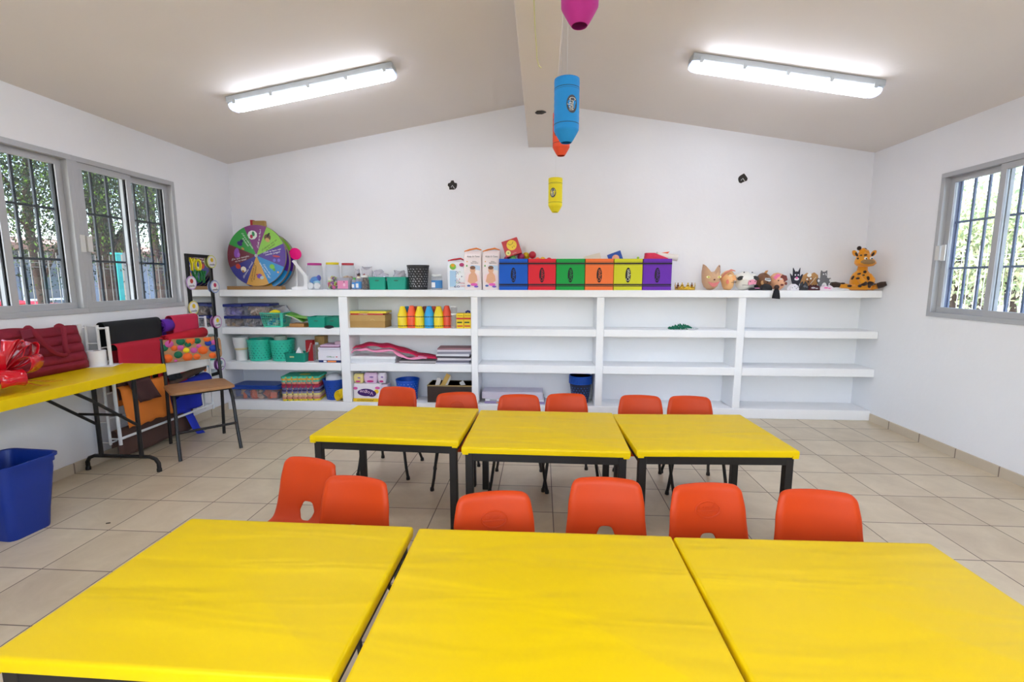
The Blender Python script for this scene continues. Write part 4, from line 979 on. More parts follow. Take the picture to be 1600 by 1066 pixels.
p = at(1042, 401, Y=1.25); tag(B().lathe([(.032, -.10), (.032, .10)], 20, X=Matrix.Rotation(R(90), 4, 'Y') @ Matrix.Rotation(R(8), 4, 'Y')).obj('paper_tube', M('#E8E4DC', .8), loc=p), 'white paper tube lying across the purple bin', 'tube')

# crown
l, w, h = P(1059, 1090, 441.5, .86, ZT, .12)
GOLD = M('#E8C24A', .25, .9); b = B(); n = 40; r = w/2
for i in range(n):
    a0, a1 = 2*math.pi*i/n, 2*math.pi*(i+1)/n
    z1 = .016+.022*abs(math.sin(a0*3)); z2 = .016+.022*abs(math.sin(a1*3))
    b.add([(r*math.cos(a0), r*math.sin(a0), 0), (r*math.cos(a1), r*math.sin(a1), 0), (r*math.cos(a1), r*math.sin(a1), z2), (r*math.cos(a0), r*math.sin(a0), z1)], [(0, 1, 2, 3)])
tg = thing('toy_tiara', 'small gold toy crown on the top slab beside the purple bin', 'crown', (l.x, l.y+.02, l.z)); b.obj('band', GOLD, tg, solid=.002)
for k in range(6):
    X = Matrix.Rotation(R(60*k), 4, 'Z') @ Matrix.Translation((0, -r, .02)); q = B(); q.box(-.005, .005, -.001, .002, -.012, .050, 0, X); q.box(-.017, .017, -.001, .002, .018, .030, 0, X); q.obj('cross', GOLD, tg, smooth=False)

# ---- masks, puppets and giraffe
def solidmask(name, px0, px1, pyt, Yf, d, label, hx, paint, shape, cat='mask', rz=0, zb=ZT, rough=.5):
    # shell shaped like a half face; outline 'shape' in unit coords (-1..1, 0..1), bulging towards -y
    l, w, h = P(px0, px1, pyt, Yf, zb, d); t = thing(name, label, cat, l, rz)
    n = len(shape); cz = sum(p[1] for p in shape)/n; rings = []
    for k, s in enumerate((1, .95, .82, .6, .3, .05)):
        y = d/2-d*math.sqrt(max(0, 1-s*s))*1.0
        rings.append([(w/2*x*s, y, h*(cz+(z-cz)*s)) for x, z in shape])
    B().loft([[(x, y+.004, z) for x, y, z in rings[0]]]+rings).obj('face', M(hx, rough, var=.06, vs=15), t, ang=60)
    for nm, mats, fn in paint:
        q = B(); fn(q, w, h, d, lambda x, z: d/2-d*math.sqrt(max(0, 1-min(1, (abs(x)/(w/2))**2+((z-cz*h)/(h*.55))**2)))*1.0-.002); q.obj(nm, [M(m_, .5) for m_ in mats], t)
    return t, w, h
def eye(q, x, z, y, a, b_, m0=0, m1=1, tilt=0):
    q.plate(oval(a, b_, 12, x, z, tilt), y, .004, m0); q.plate(oval(b_*.7, b_*.8, 10, x, z), y-.001, .004, m1)
# fox / cat mask
def pf_(q, w, h, d, S):
    for sx in (-1, 1): eye(q, sx*w*.25, h*.5, S(sx*w*.25, h*.5), .044, .022, 0, 1, sx*.1)
    q.sph((0, S(0, h*.42)-.004, h*.40), .009, .008, .007, 2); q.plate([(-w*.3, h*.33), (0, h*.27), (w*.3, h*.33), (w*.12, h*.16), (0, h*.13), (-w*.12, h*.16)], S(0, h*.25)-.002, .006, 3); q.plate(oval(.028, .03, 12, 0, h*.18), S(0, h*.2)-.004, .004, 4)
CAT = [(-.62, 0.12), (-.3, .02), (0, 0), (.3, .02), (.62, .12), (.8, .3), (.86, .5), (.82, .68), (.78, .98), (.6, .9), (.35, .72), (0, .70), (-.35, .72), (-.6, .9), (-.8, 1.0), (-.9, .7), (-.88, .5), (-.82, .3)]
t, w, h = solidmask('fox_mask', 1101, 1134, 412.5, .86, .10, 'tan fox face mask with yellow eyes and pointed ears, leftmost of the row', '#D9B08C', [('painted_features', ['#F0EFB0', '#B8B040', '#6A2A20', '#D87A78', '#C82A3C'], pf_)], CAT)
for sx in (-1, 1): B().plate([(sx*w*.36, h*.66), (sx*w*.20, h*.72), (sx*w*.33, h*.93)], -.005, .03).obj('inner_ear', M('#8C6A6A', .7), t, smooth=False)
def ph_(q, w, h, d, S):
    q.plate(oval(.03, .014, 12, -w*.05, h*.72, .1), S(-w*.05, h*.7), .004, 0); q.plate(oval(.022, .012, 12, w*.32, h*.72), S(w*.3, h*.7)-.002, .004, 0)
    q.tube([(-w*.2, S(-w*.2, h*.78)-.002, h*.77), (-w*.05, S(0, h*.8)-.002, h*.83), (w*.1, S(w*.1, h*.78)-.002, h*.79)], .002, 5, 1)
    q.loft([[(w*.1, S(w*.2, h*.6), h*.72), (w*.28, S(w*.2, h*.6), h*.72), (w*.2, S(w*.2, h*.6)-.006, h*.72)], [(w*.06, S(w*.2, h*.5), h*.48), (w*.36, S(w*.2, h*.5), h*.48), (w*.26, S(w*.2, h*.5)-.024, h*.5)]], 2)
    q.tube([(0, S(0, h*.38)-.002, h*.39), (w*.2, S(w*.2, h*.38)-.003, h*.38), (w*.42, S(w*.4, h*.38)-.002, h*.39)], .0022, 5, 1); q.plate(oval(.028, .045, 12, -w*.2, h*.42), S(-w*.2, h*.4)-.001, .004, 3)
HUM = [(-.35, .02), (0, 0), (.35, .0), (.6, .1), (.72, .3), (.75, .6), (.66, .85), (.4, .98), (0, 1), (-.4, .94), (-.8, .8), (-.95, .55), (-.75, .35), (-.6, .15)]
t, w, h = solidmask('face_mask', 1131, 1156, 422, .90, .09, 'orange-tinted human face mask with pink cheeks, beside the fox mask', '#F2BE84', [('painted_features', ['#F2D8B0', '#7A4A30', '#F0B074', '#E8806C'], ph_)], HUM)
B().tube([(-w*.46, .02, h*.62), (-w*.3, -.015, h*.86), (0, -.03, h*1.0), (w*.3, -.015, h*.95)], [.004, .008, .009, .004], 8).obj('headband', M('#E89080', .6), t)
def pc_(q, w, h, d, S):
    for sx in (-1, 1):
        q.plate(oval(.06, .038, 14, sx*w*.30, h*.64, -sx*.35), S(sx*w*.28, h*.62)-.001, .006, 0); q.plate(oval(.024, .009, 12, sx*w*.2, h*.57, -sx*.2), S(sx*w*.2, h*.57)-.004, .006, 1)
        q.plate(oval(.014, .01, 8, sx*w*.16, h*.94), S(0, h*.9)-.001, .006, 0)
    q.plate([(-.002, h*.28), (w*.28, h*.33), (w*.30, h*.5), (w*.16, h*.56), (-.0, h*.52), (-w*.02, h*.4)], S(0, h*.42)-.006, .01, 2)
    for x in (.03, .22): q.plate(oval(.009, .011, 8, w*x+.004, h*.46), S(0, h*.42)-.008, .002, 0)
    q.tube([(-w*.22, S(-w*.2, h*.26)-.003, h*.27), (0, S(0, h*.26)-.004, h*.26), (w*.25, S(w*.2, h*.28)-.003, h*.30)], .0018, 5, 0)
COW = [(-.5, .08), (-.25, 0), (.1, 0), (.45, .06), (.7, .2), (.8, .42), (.62, .6), (.85, .72), (.8, .88), (.45, .88), (.2, 1), (-.2, 1), (-.45, .9), (-.8, .85), (-.9, .7), (-.68, .58), (-.75, .4), (-.68, .22)]
t, w, h = solidmask('cow_mask', 1151, 1191, 424, .86, .09, 'black and white cow mask with a pink muzzle', '#EFEDE6', [('painted_features', ['#23211F', '#E8E4DC', '#EE9AB4'], pc_)], COW)
B().plate(oval(.03, .03, 12, w*.42, h*.2), .0, .03).obj('black_ear', BK, t)
l, w, h = P(1170, 1192, 446, .80, ZT, .07)
tg = thing('cow_puppet', 'flat black and pink puppet lying before the cow mask', 'puppet', (l.x+.01, l.y, l.z)); b = B(); b.loft([[(x*w/2*s, y*.03*s, z) for x, y, z in [(math.cos(2*math.pi*i/16), math.sin(2*math.pi*i/16), zz) for i in range(16)]] for s, zz in ((.9, 0), (1, .008), (.85, .018), (.4, .024))]); b.obj('puppet_body', BK, tg); B().box(-.012, .03, -.026, -.006, .016, .022).obj('pink_patch', M('#E88AC0', .7), tg, loc=(0, 0, .001), smooth=False)
def pm_(q, w, h, d, S):
    q.plate([(-w*.12, h*.68), (w*.2, h*.66), (w*.24, h*.52), (.02, h*.48), (-w*.14, h*.56)], S(0, h*.6)-.003, .006, 0)
    q.tube([(-w*.1, S(0, h*.6)-.006, h*.62), (w*.05, S(0, h*.6)-.008, h*.60), (w*.2, S(0, h*.6)-.006, h*.61)], .003, 5, 1); q.plate(oval(.012, .01, 8, .004, h*.44), S(0, h*.45)-.004, .004, 1)
    q.plate(oval(.03, .04, 12, -w*.24, h*.42), S(-w*.25, h*.4)-.001, .004, 2)
t, w, h = solidmask('monkey_mask', 1187, 1212, 425.5, .9, .09, 'brown monkey mask with a tuft of hair, fourth mask from the left', '#7A5236', [('painted_features', ['#E4E8EC', '#15151A', '#C89862'], pm_)], [(-.6, .1), (-.2, 0), (.3, 0), (.7, .12), (.95, .35), (.95, .62), (.7, .85), (.3, .97), (0, .98), (-.4, .92), (-.8, .72), (-.95, .45)])
B().tube([(0, .0, h*.95), (.01, -.004, h*1.06), (.024, 0, h*1.10)], [.012, .009, .002], 8).obj('hair_tuft', M('#C08A54', .8), t)
def pd_(q, w, h, d, S):
    q.plate([(w*.05, h*.5), (w*.22, h*.46), (w*.44, h*.58), (w*.36, h*.82), (w*.12, h*.88), (.0, h*.75)], S(w*.2, h*.7)-.003, .007, 0)
    q.plate([(-w*.42, h*.72), (-w*.2, h*.92), (0, h*.9), (-w*.06, h*.66), (-w*.25, h*.58)], S(-w*.2, h*.75)-.002, .006, 1)
    q.plate(oval(.02, .014, 12, 0, h*.63), S(0, h*.6)-.004, .004, 2); q.plate(oval(.012, .012, 10, -w*.15, h*.55), S(-w*.1, h*.5)-.004, .004, 3); q.plate(oval(.03, .018, 10, w*.1, h*.3), S(w*.1, h*.3)-.004, .004, 0)
    q.plate(oval(.02, .03, 10, w*.38, h*.38), S(w*.3, h*.4)-.002, .004, 0)
solidmask('dog_mask', 1208, 1234, 426, .88, .08, 'pink and peach dog mask with a brown ear, right of the monkey mask', '#F0B48E', [('painted_features', ['#7A2E26', '#F07AA4', '#E8E4EC', '#5A2A20'], pd_)], [(-.5, .1), (-.1, 0), (.4, 0), (.8, .15), (1, .4), (.95, .7), (.6, .93), (.1, 1), (-.4, .95), (-.8, .78), (-.95, .5), (-.75, .25)])
# black wig-like puppet hanging over the edge
p = at(1212, 440, Y=.80)
tg = thing('finger_puppet', 'black-clothed little puppet with a brown head hanging over the slab edge', 'puppet', (p.x, .72*T, 3.41*T)); zz = ZT*T-3.41*T
b = B().sph((0, .0, zz+.03), .022, .02, .022, 0); b.obj('puppet_head', M('#3A2420', .8), tg)
b = B(); b.loft([rrect(.028, .012, .004, zz+.016), rrect(.05, .014, .005, zz-.005), rrect(.072, .012, .005, .012), [(x+.004*math.sin(x*300), y, z-.3*(x+.03)*.3) for x, y, z in rrect(.078, .01, .004, -.002)]]); b.obj('puppet_dress', M('#1E1E24', .9), tg)
for i, (px0, px1, py, hx, nm, lb) in enumerate([(1190, 1208, 444, '#222226', 'black_glove', 'crumpled black glove puppet under the monkey mask'), (1234, 1250, 444, '#E6E2EA', 'white_puppet', 'small white spotted puppet lying beside the dog mask')]):
    l, w, h = P(px0, px1, py, .80, ZT, .05); t = thing(nm, lb, 'puppet', l); b = B()
    b.loft([[(w/2*s*math.cos(2*math.pi*k/14)*(1+.2*math.sin(3*k)), .026*s*math.sin(2*math.pi*k/14), z) for k in range(14)] for s, z in ((.95, 0), (1, h*.3), (.8, h*.7), (.35, h))]); b.obj('puppet_body', M(hx, .8), t)
    if hx == '#E6E2EA':
        q = B(); [q.plate(oval(.008, .006, 8, x, z), -.027, .002, 0) for x, z in ((-.02, h*.4), (.0, h*.6), (.016, h*.3), (.028, h*.5))]; q.obj('spots', BK, t)
def foam_fig(name, px0, px1, pyt, Yf, label, outline, hx, extra, th=.014, cat='puppet', rz=0):
    l, w, h = P(px0, px1, pyt, Yf, ZT, th); t = thing(name, label, cat, l, rz)
    B().plate([(x*w/2, z*h) for x, z in outline], -th/2, th).obj('cut_out_body', M(hx, .85), t, smooth=False, bevel=.002)
    for nm, parts, mats in extra:
        q = B()
        for k, (x, z, a, c_, m_, ro) in enumerate(parts): q.plate(oval(a*w/2, c_*h, 14, x*w/2, z*h, ro), -th/2-.0025-.0004*k, .002, m_)
        q.obj(nm, [M(m_, .7) for m_ in mats], t, smooth=False)
    return t, w, h
WOLF = [(-.55, 0), (-.5, .25), (-.9, .62), (-1, .75), (-.85, .7), (-.6, .6), (-.55, .72), (-.6, 1), (-.25, .82), (0, .84), (.25, .82), (.5, 1), (.5, .72), (.5, .58), (.85, .7), (1, .72), (.9, .58), (.5, .25), (.5, 0)]
foam_fig('wolf_puppet', 1236, 1256, 418.5, .9, 'black felt wolf puppet with pointed ears and pink nose', WOLF, '#2B2B38', [('felt_face', [(-.25, .68, .22, .07, 0, 0), (.2, .68, .22, .07, 0, 0), (0, .50, .75, .13, 0, 0), (0, .55, .36, .10, 1, 0)], ['#E8E4EE', '#F06CB0'])])
foam_fig('dog_puppet', 1252, 1280, 426, .98, 'tan and brown felt dog puppet with floppy ears, between the wolf and grey cat', [(-.6, 0), (-.95, .3), (-1, .6), (-.7, .85), (-.3, .98), (.1, .9), (.5, 1), (.9, .85), (1, .55), (.9, .3), (.6, 0)], '#B98A56', [('felt_face', [(-.05, .55, .9, .5, 0, 0), (-.3, .62, .2, .11, 1, 0), (.1, .66, .2, .11, 1, 0), (-.15, .48, .22, .1, 2, 0), (-.1, .85, .5, .22, 1, 0)], ['#9A6A40', '#E8E6E0', '#2A1A18'])])
CATF = [(-.5, 0), (-.62, .12), (-.7, .3), (-.95, .42), (-1, .56), (-.8, .62), (-.55, .55), (-.5, .65), (-.52, .85), (-.48, 1), (-.3, .93), (.1, .93), (.3, 1), (.34, .8), (.34, .64), (.55, .6), (.85, .62), (1, .5), (.8, .38), (.62, .34), (.6, .12), (.5, 0)]
foam_fig('cat_puppet', 1278, 1301, 422.5, .92, 'grey felt cat puppet with white paws and belly', CATF, '#6E6E72', [('felt_face', [(-.2, .80, .18, .07, 0, 0), (.1, .82, .18, .07, 0, 0), (.25, .76, .4, .03, 0, .2), (0, .2, .7, .38, 1, 0), (-.8, .48, .3, .14, 1, 0), (.8, .5, .34, .16, 1, 0)], ['#DADADC', '#E8E8EA'])])
for i, (px0, px1, py, hx, h2, nm, lb) in enumerate([(1252, 1266, 441, '#3A3A3E', '#6A6A70', 'dark_puppet', 'dark grey puppet slumped between wolf and dog puppets'), (1262, 1284, 446, '#4A2228', '#C8C4C8', 'striped_puppet', 'maroon and white puppet lying in front of the dog puppet'), (1282, 1304, 446, '#E8D8E4', '#F06CB0', 'pink_eared_puppet', 'white puppet with pink marks lying before the grey cat'), (1300, 1331, 449, '#E6E6EA', '#D0D0D8', 'white_cloth', 'white cloth lying in front of the giraffe leg')]):
    l, w, h = P(px0, px1, py, .79, ZT, .05); t = thing(nm, lb, 'puppet' if i < 3 else 'cloth', l); b = B(); h = max(h, .012)
    b.loft([[(w/2*s*math.cos(2*math.pi*k/18)*(1+.12*math.sin(3*k+i)), .028*s*math.sin(2*math.pi*k/18), z*(1+.25*math.sin(k+i))) for k in range(18)] for s, z in ((.95, 0), (1, h*.3), (.8, h*.7), (.35, h*.9))]); o = b.obj('cloth_body', M(hx, .85, bump=.3, bs=80), t)
    q = B(); q.plate(oval(w*.3, h*.3, 10, -w*.1, h*.5), -.029, .003, 0); q.plate(oval(w*.2, h*.2, 10, w*.15, h*.4), -.029, .003, 0); q.obj('felt_mark', M(h2, .8), o)
tag(B().tube([at(1266, 444, Y=.84), at(1275, 433, Y=.84)], .002, 6).obj('thin_stick', M('#E8E0D0', .6)), 'thin white stick leaning on the dog puppet', 'stick')

# plush giraffe
GY = M('#E8980F', .85, bump=.3, bs=300, var=.06, sheen=.4); GB = M('#33231B', .9, sheen=.2); GM = M('#9C7A52', .9)
gx = at(1346, 440, Y=.95); zt0 = ZT*T
gf = thing('plush_giraffe', 'yellow plush giraffe with brown spots sitting with legs spread at the right end', 'plush toy', (gx.x, .98*T, zt0))
def gp(px, py, y=0):
    p = at(px, py, Y=.98+y/T); return Vector((p.x-gx.x, y, p.z-zt0))
def blob(cs, n=20):       # lofted body of ellipse sections (z, rx, ry, cx, cy)
    return B().loft([[(cx_+rx_*math.cos(2*math.pi*i/n), cy_+ry_*math.sin(2*math.pi*i/n), z_) for i in range(n)] for z_, rx_, ry_, cx_, cy_ in cs])
zh = lambda py: gp(1347, py).z
blob([(0, .055, .05, 0, 0), (.01, .085, .075, 0, 0), (zh(440), .092, .08, 0, -.004), (zh(433), .086, .07, 0, 0), (zh(427), .066, .055, 0, 0), (zh(423), .042, .04, .004, 0), (zh(416), .038, .036, .006, 0), (zh(410), .036, .034, .006, 0)]).obj('body', GY, gf)
hz = zh(411)
b = B(); b.loft([[(.006+rx_*math.cos(2*math.pi*i/20), cy_+ry_*math.sin(2*math.pi*i/20), z_) for i in range(20)] for z_, rx_, ry_, cy_ in
 ((hz-.036, .03, .03, -.03), (hz-.028, .065, .055, -.03), (hz-.005, .088, .072, -.03), (hz+.015, .085, .068, -.022), (hz+.04, .070, .055, -.01), (hz+.065, .058, .045, 0), (hz+.085, .04, .035, 0), (hz+.095, .015, .015, 0))])
head = b.obj('head', GY, gf)
B().sph((.0, -.062, hz+.004), .064, .048, .026, n=20).obj('muzzle', GM, gf)
for sx in (-1, 1):
    B().sph((.006+sx*.024, -.066, hz+.038), .014, .01, .015).sph((.006+sx*.024, -.075, hz+.036), .006, .004, .007, 1).obj('eye', [WH, BK], gf)
    B().plate([(x, z) for x, z in oval(.034, .062, 16, .006+sx*.083, hz+.088, -sx*.55)], -.008, .014).obj('ear', GY, gf); B().plate(oval(.02, .042, 14, .006+sx*.072, hz+.078, -sx*.55), -.012, .004).obj('inner_ear', GB, gf)
B().tube([(-.03, 0, hz+.075), (-.005, -.01, hz+.115), (.02, 0, hz+.10), (.045, 0, hz+.07)], [.02, .024, .026, .016], 12).obj('hair_tuft', GY, gf)
for (a, c_) in ((gp(1347, 396), gp(1342.5, 388)), (gp(1354, 396), gp(1351, 391))):
    q = B().tube([a, a.lerp(c_, .6), c_], [.012, .012, .011], 10, 0).sph(c_, .018, .018, .02, 1); q.obj('horn', [GY, GB], gf)
def leg(pts, r, tipr, name='leg'):
    P_ = [Vector(p) for p in pts]; L_ = P_[:3]
    B().tube(P_[:-1], r, 14).obj(name, GY, gf); B().tube([P_[-2], P_[-2].lerp(P_[-1], .5), P_[-1]], [tipr, tipr*1.05, tipr*.7], 14).obj('hoof', GB, gf)
leg([(.04, -.02, .03), (.09, -.03, .026), gp(1371, 447, -.075), gp(1385, 443, -.115)], .025, .027)
leg([(-.04, -.03, .028), (-.09, -.04, .026), gp(1311, 446, -.04), gp(1298, 444, -.03)], .026, .026)
for sx in (-1, 1): B().tube([(sx*.05, -.03, zh(430)), (sx*.05, -.075, zh(437)), (sx*.032, -.09, zh(442))], [.02, .024, .028], 12).sph((sx*.03, -.092, zh(443)), .028, .02, .022, 1).obj('arm', [GY, GB], gf)
q = B()
for px, py, y, a, c_, ro in ((1343, 428, -.056, .022, .012, .3), (1333, 434, -.05, .012, .030, -.4), (1352, 425, -.045, .018, .020, 0), (1350, 430, -.06, .012, .010, 0), (1357, 435, -.06, .016, .03, .2), (1341, 435, -.07, .022, .014, .2), (1344, 447, -.085, .022, .02, 0), (1346, 399, -.034, .012, .01, 0), (1353, 398.5, -.03, .018, .012, .2), (1341, 404, -.03, .008, .012, 0), (1361, 404, -.028, .01, .014, 0)):
    y -= .022; p = gp(px, py, y); q.plate(oval(a*1.3, c_*1.3, 12, p.x, p.z, ro), y, .012)
for px, py, y, a, c_ in ((1317, 443, -.045, .036, .012), (1328, 447, -.06, .03, .018), (1359, 447, -.07, .02, .03), (1366, 444, -.05, .026, .012)):
    y -= .03; p = gp(px, py, y); q.plate(oval(a*1.2, c_*1.2, 12, p.x, p.z), y, .01)
q.obj('felt_spots', GB, gf)

# ---- second shelf, bay 1
def clear_bin(px0, px1, pyt, Yf, zb, d, label, cols, lidh=.024, ins=None, group='clear lidded bins'):
    l, w, h = P(px0, px1, pyt, Yf, zb, d); t = thing('storage_box', label, 'storage box', l, 0, group)
    B().loft([rrect(w*.84, d*.86, .015, 0), rrect(w*.94, d*.94, .018, h-lidh)], c1=False).obj('box_body', M('#D9DCEC', .15, clear=.84), t)
    B().loft([rrect(w*.97, d*.97, .018, h-lidh-.004), rrect(w, d, .02, h-lidh), rrect(w, d, .02, h-.004), rrect(w*.93, d*.93, .016, h)]).obj('lid', NAVY, t)
    rr = random.Random(int(px0)); b = B()
    for i in range(46):
        s = rr.uniform(.018, .034); X = Matrix.Translation(((rr.random()-.5)*(w*.78-.03), (rr.random()-.5)*(d*.8-.03), .02+(h-lidh-.045)*rr.random())) @ Euler((rr.random()*3, rr.random()*3, rr.random()*3)).to_matrix().to_4x4()
        b.box(-s, s, -s, s, -s*.35, s*.35, rr.randrange(len(cols)), X)
    b.obj('contents', [M(c, .7) for c in cols], t, smooth=False); return t
clear_bin(343.5, 376, 494, .90, Z2, .2, 'clear bin with brown contents at the bottom left of the upper left bay', ['#7A6652', '#9A8468', '#5A4A3C', '#B8A080'])
clear_bin(376, 408, 494, .90, Z2, .2, 'clear bin with grey scraps at the bottom, beside the teal laundry basket', ['#8A8078', '#B8A8A0', '#5A5450', '#A89078'])
z_ = (on(360, 494, Y=.9).z)
clear_bin(343.5, 375.5, 475.5, .88, z_+.003, .2, 'clear bin with purple contents stacked at the left wall', ['#5A4AA0', '#8A80C0', '#D8D0C8', '#9A90B0'])
clear_bin(376, 420, 474.5, .92, z_+.003, .2, 'wide clear bin of pale wood pieces, upper one beside the purple bin', ['#C8A88A', '#B89878', '#D8C0A8', '#A08068'])
# lattice basket
l, w, h = P(405, 442, 489, .80, Z2, .17); d = .17
t = thing('lattice_basket', 'mint green lattice basket with yellow item in the upper left bay', 'basket', l); b = B()
rg = lambda k, z: rrect(w*k, d*k, .012, z)
b.loft([rg(.8, 0), rg(.82, .014), rg(.8, .014), rg(.78, .004)]); b.loft([rg(1.0, h-.012), rg(1.04, h-.006), rg(1.04, h), rg(.98, h), rg(.96, h-.012)])
for i in range(11):
    u = -1+2*i/10
    for sy in (-1, 1): b.tube([(u*w*.40*.92, sy*d*.40, .012), (u*w*.5*.92, sy*d*.49, h-.01)], .0022, 6)
for i in range(6):
    u = -1+2*i/5
    for sx in (-1, 1): b.tube([(sx*w*.40, u*d*.36, .012), (sx*w*.49, u*d*.45, h-.01)], .0022, 6)
for j in range(1, 6):
    k = .8+.2*j/6; z = h*j/6; P_ = rrect(w*k, d*k, .012, z); b.tube(P_, .002, 5, closed=True)
b.box(w*.36, w*.46, -d*.47, -d*.43, .01, h-.01)
b.obj('basket_lattice', M('#4CCDB0', .4), t, ang=40)
cc = B(); rr = random.Random(4)
for i in range(16):
    X = Matrix.Translation(((rr.random()-.5)*w*.55, (rr.random()-.5)*d*.5, .02+.05*rr.random())) @ Euler((rr.random()*3, rr.random()*3, 0)).to_matrix().to_4x4(); cc.box(-.02, .02, -.02, .02, -.012, .012, i % 3, X)
tag(cc.obj('craft_pieces', [M('#2A70B8', .5), M('#9AD0E8', .5), M('#E8E8EA', .5)], loc=Vector(t.location), smooth=False), 'blue and white pieces heaped inside the mint lattice basket', 'craft pieces', kind='stuff')
tag(B().sph((0, 0, 0), .040, .03, .024).sph((.03, 0, .0), .024, .02, .016).sph((-.032, 0, -.004), .026, .02, .014).obj('yellow_cloth', M('#F0D820', .8, bump=.5, bs=60), loc=at(430, 487.5, Y=1.0), ), 'crumpled yellow cloth on top of the mint lattice basket', 'cloth')
l, w, h = P(446, 478, 510, .86, Z2, .14); zz = Z2
for i, (a, c_, pt, hx, lb) in enumerate([(446, 479, 511, '#A8743C', 'lower brown wooden tray under the green booklets'), (452, 475, 506, '#B88448', 'upper brown wooden tray under the green booklets')]):
    l, w, h = P(a, c_, pt, .86+.05*i, zz, .14); tag(B().box(-w/2, w/2, -.07, .07, 0, h, 0).obj('wooden_tray', M(hx, .6, var=.15), loc=l, smooth=False, bevel=.002), lb, 'tray'); zz = on(a, pt, Y=.86).z+.002
for i, (hx, dz, dx, ry, lb) in enumerate([('#E8ECE4', 0, -.01, 24, 'white booklet lowest under the green ones'), ('#5FA83A', .010, .0, 20, 'green booklet, lower of the two'), ('#7CC04A', .022, .02, 4, 'light green booklet, topmost above the wooden trays')]):
    p = at(464+dx*100, 498, Y=1.02); n = 8; b = B(); rings = [[(-.09+.18*k/n, -.06, .012*math.sin(k/n*3+i)), (-.09+.18*k/n, .07, .012*math.sin(k/n*3+i)+.01), (-.09+.18*k/n, .07, .012*math.sin(k/n*3+i)+.014), (-.09+.18*k/n, -.06, .012*math.sin(k/n*3+i)+.005)] for k in range(n+1)]
    b.loft(rings); tag(b.obj('booklet', M(hx, .5, var=.12, vs=30), loc=p+Vector((0, 0, dz)), rot=(0, R(ry), R(6*i))), lb, 'booklet')
p = at(437, 484, Y=1.25); bag(421, 452, 477, 1.25, Z2, 'clear crumpled plastic bag behind the mint lattice basket', ['#C8C8D0', '#A8A8B0'], .06, 12)
basket(479, 507, 495.5, .84, Z2, .2, 'teal plastic bin, left one in the upper left bay', M('#0F9A84', .45), hy=.62, group='teal bins in the upper left bay')
basket(506, 530, 495.5, .92, Z2, .2, 'teal plastic bin in the corner by the divider, partly hidden', TEAL2, hy=.62, group='teal bins in the upper left bay')
tag(B().sph((0, 0, .012), .05, .03, .018).obj('black_bundle', M('#1A1A1E', .7, bump=.5, bs=60), loc=at(514, 508, Y=.80)*1), 'small black bundle in front of the right teal bin', 'bundle')
bpy.data.objects['black_bundle'].location.z = Z2*T-.0055+.0
# ---- second shelf, bay 2
l, w, h = P(545, 601, 492.5, .90, Z2, .2)
t = thing('cardboard_box', 'low golden brown box under the two board games', 'box', l); B().box(-w/2, w/2, -.1, .1, 0, h*.55).obj('box_body', CARD, t, smooth=False, bevel=.002); B().box(-w/2-.003, w/2+.003, -.103, .103, h*.52, h).obj('lid', M('#BF9A5C', .65, var=.08), t, smooth=False, bevel=.002)
B().tube([(w*.1, -.105, h*.6), (w*.16, -.106, h*.68), (w*.22, -.105, h*.6)], .002, 5).obj('ribbon', M('#D8BE7A', .4), t)
z1_ = l.z+h+.0005
for i, (hx, hx2, a, c_, hh, lb) in enumerate([('#C83A3A', '#E8D8D0', 547, 599, .014, 'red board game box under the yellow one'), ('#E6D23C', '#3A6AA8', 546, 603, .022, 'yellow board game box on top of the red one')]):
    l2, w2, _ = P(a, c_, 488, .93, Z2, .18); t = thing('board_game', lb, 'board game', (l2.x, l2.y, z1_), R(-2+3*i)); B().box(-w2/2, w2/2, -.09, .09, 0, hh).obj('game_box', M(hx, .4, var=.1, vs=20), t, smooth=False, bevel=.001)
    B().box(-w2/2+.004, w2/2-.004, -.086, .086, hh, hh+.001, 0).obj('lid_picture', M('#8FA878' if i else hx2, .4, var=.4, vs=25), t, smooth=False)
    B().text('DOMINO' if i else 'LOTERIA', .014, -w2*.1, hh/2, -.0915, .001, 0, wid=.09).obj('side_text', M('#5A3A10' if i else '#F0E8E0', .5), t, smooth=False); z1_ += hh+.0015
def crayon(px, pyt, Yf, hx, label, r):
    a = on(px, pyt, Y=Yf); h = (a.z-Z2)*T; l = Vector((a.x*T, Yf*T+r, Z2*T+.0005)); t = thing('crayon_bottle', label, 'bottle', l, 0, 'crayon shaped bottles')
    B().lathe([(r*.92, 0), (r, .005), (r, h*.60), (r*.90, h*.66), (r*.52, h*.93), (r*.48, h*.98), (r*.3, h)], 24).obj('bottle_body', M(hx, .35, var=.02), t)
    q = B()
    for z in (h*.1, h*.52):
        n = 28
        for k in range(n):
            a0, a1 = 2*math.pi*k/n, 2*math.pi*(k+1)/n; w_ = .0022*(1+.7*(k % 2)); rr_ = r+.0008
            q.add([(rr_*math.cos(a0), rr_*math.sin(a0), z-w_), (rr_*math.cos(a1), rr_*math.sin(a1), z-w_), (rr_*math.cos(a1), rr_*math.sin(a1), z+w_), (rr_*math.cos(a0), rr_*math.sin(a0), z+w_)], [(0, 1, 2, 3)])
    q.obj('zigzag_band', BK, t, smooth=False)
cr_ = .0505/2*1.0
w8 = (on(635.5, 500, Y=.82).x-on(620, 500, Y=.82).x)*T/2
for px, hx, Y, lb in [(626.5, '#F0D410', .82, 'yellow crayon bottle at the left end'), (641, '#F0562A', .86, 'orange crayon bottle, second from the left'), (653.5, '#F2D60E', .82, 'yellow crayon bottle in the middle of the front row'), (668.5, '#1EA0E0', .82, 'blue crayon bottle in the front row'), (683.5, '#F0D210', .82, 'yellow crayon bottle, second from the right in front'), (696.5, '#E0482A', .9, 'orange-red crayon bottle at the right end')]:
    crayon(px, 479 if Y < .85 else 478, Y, hx, lb, w8)
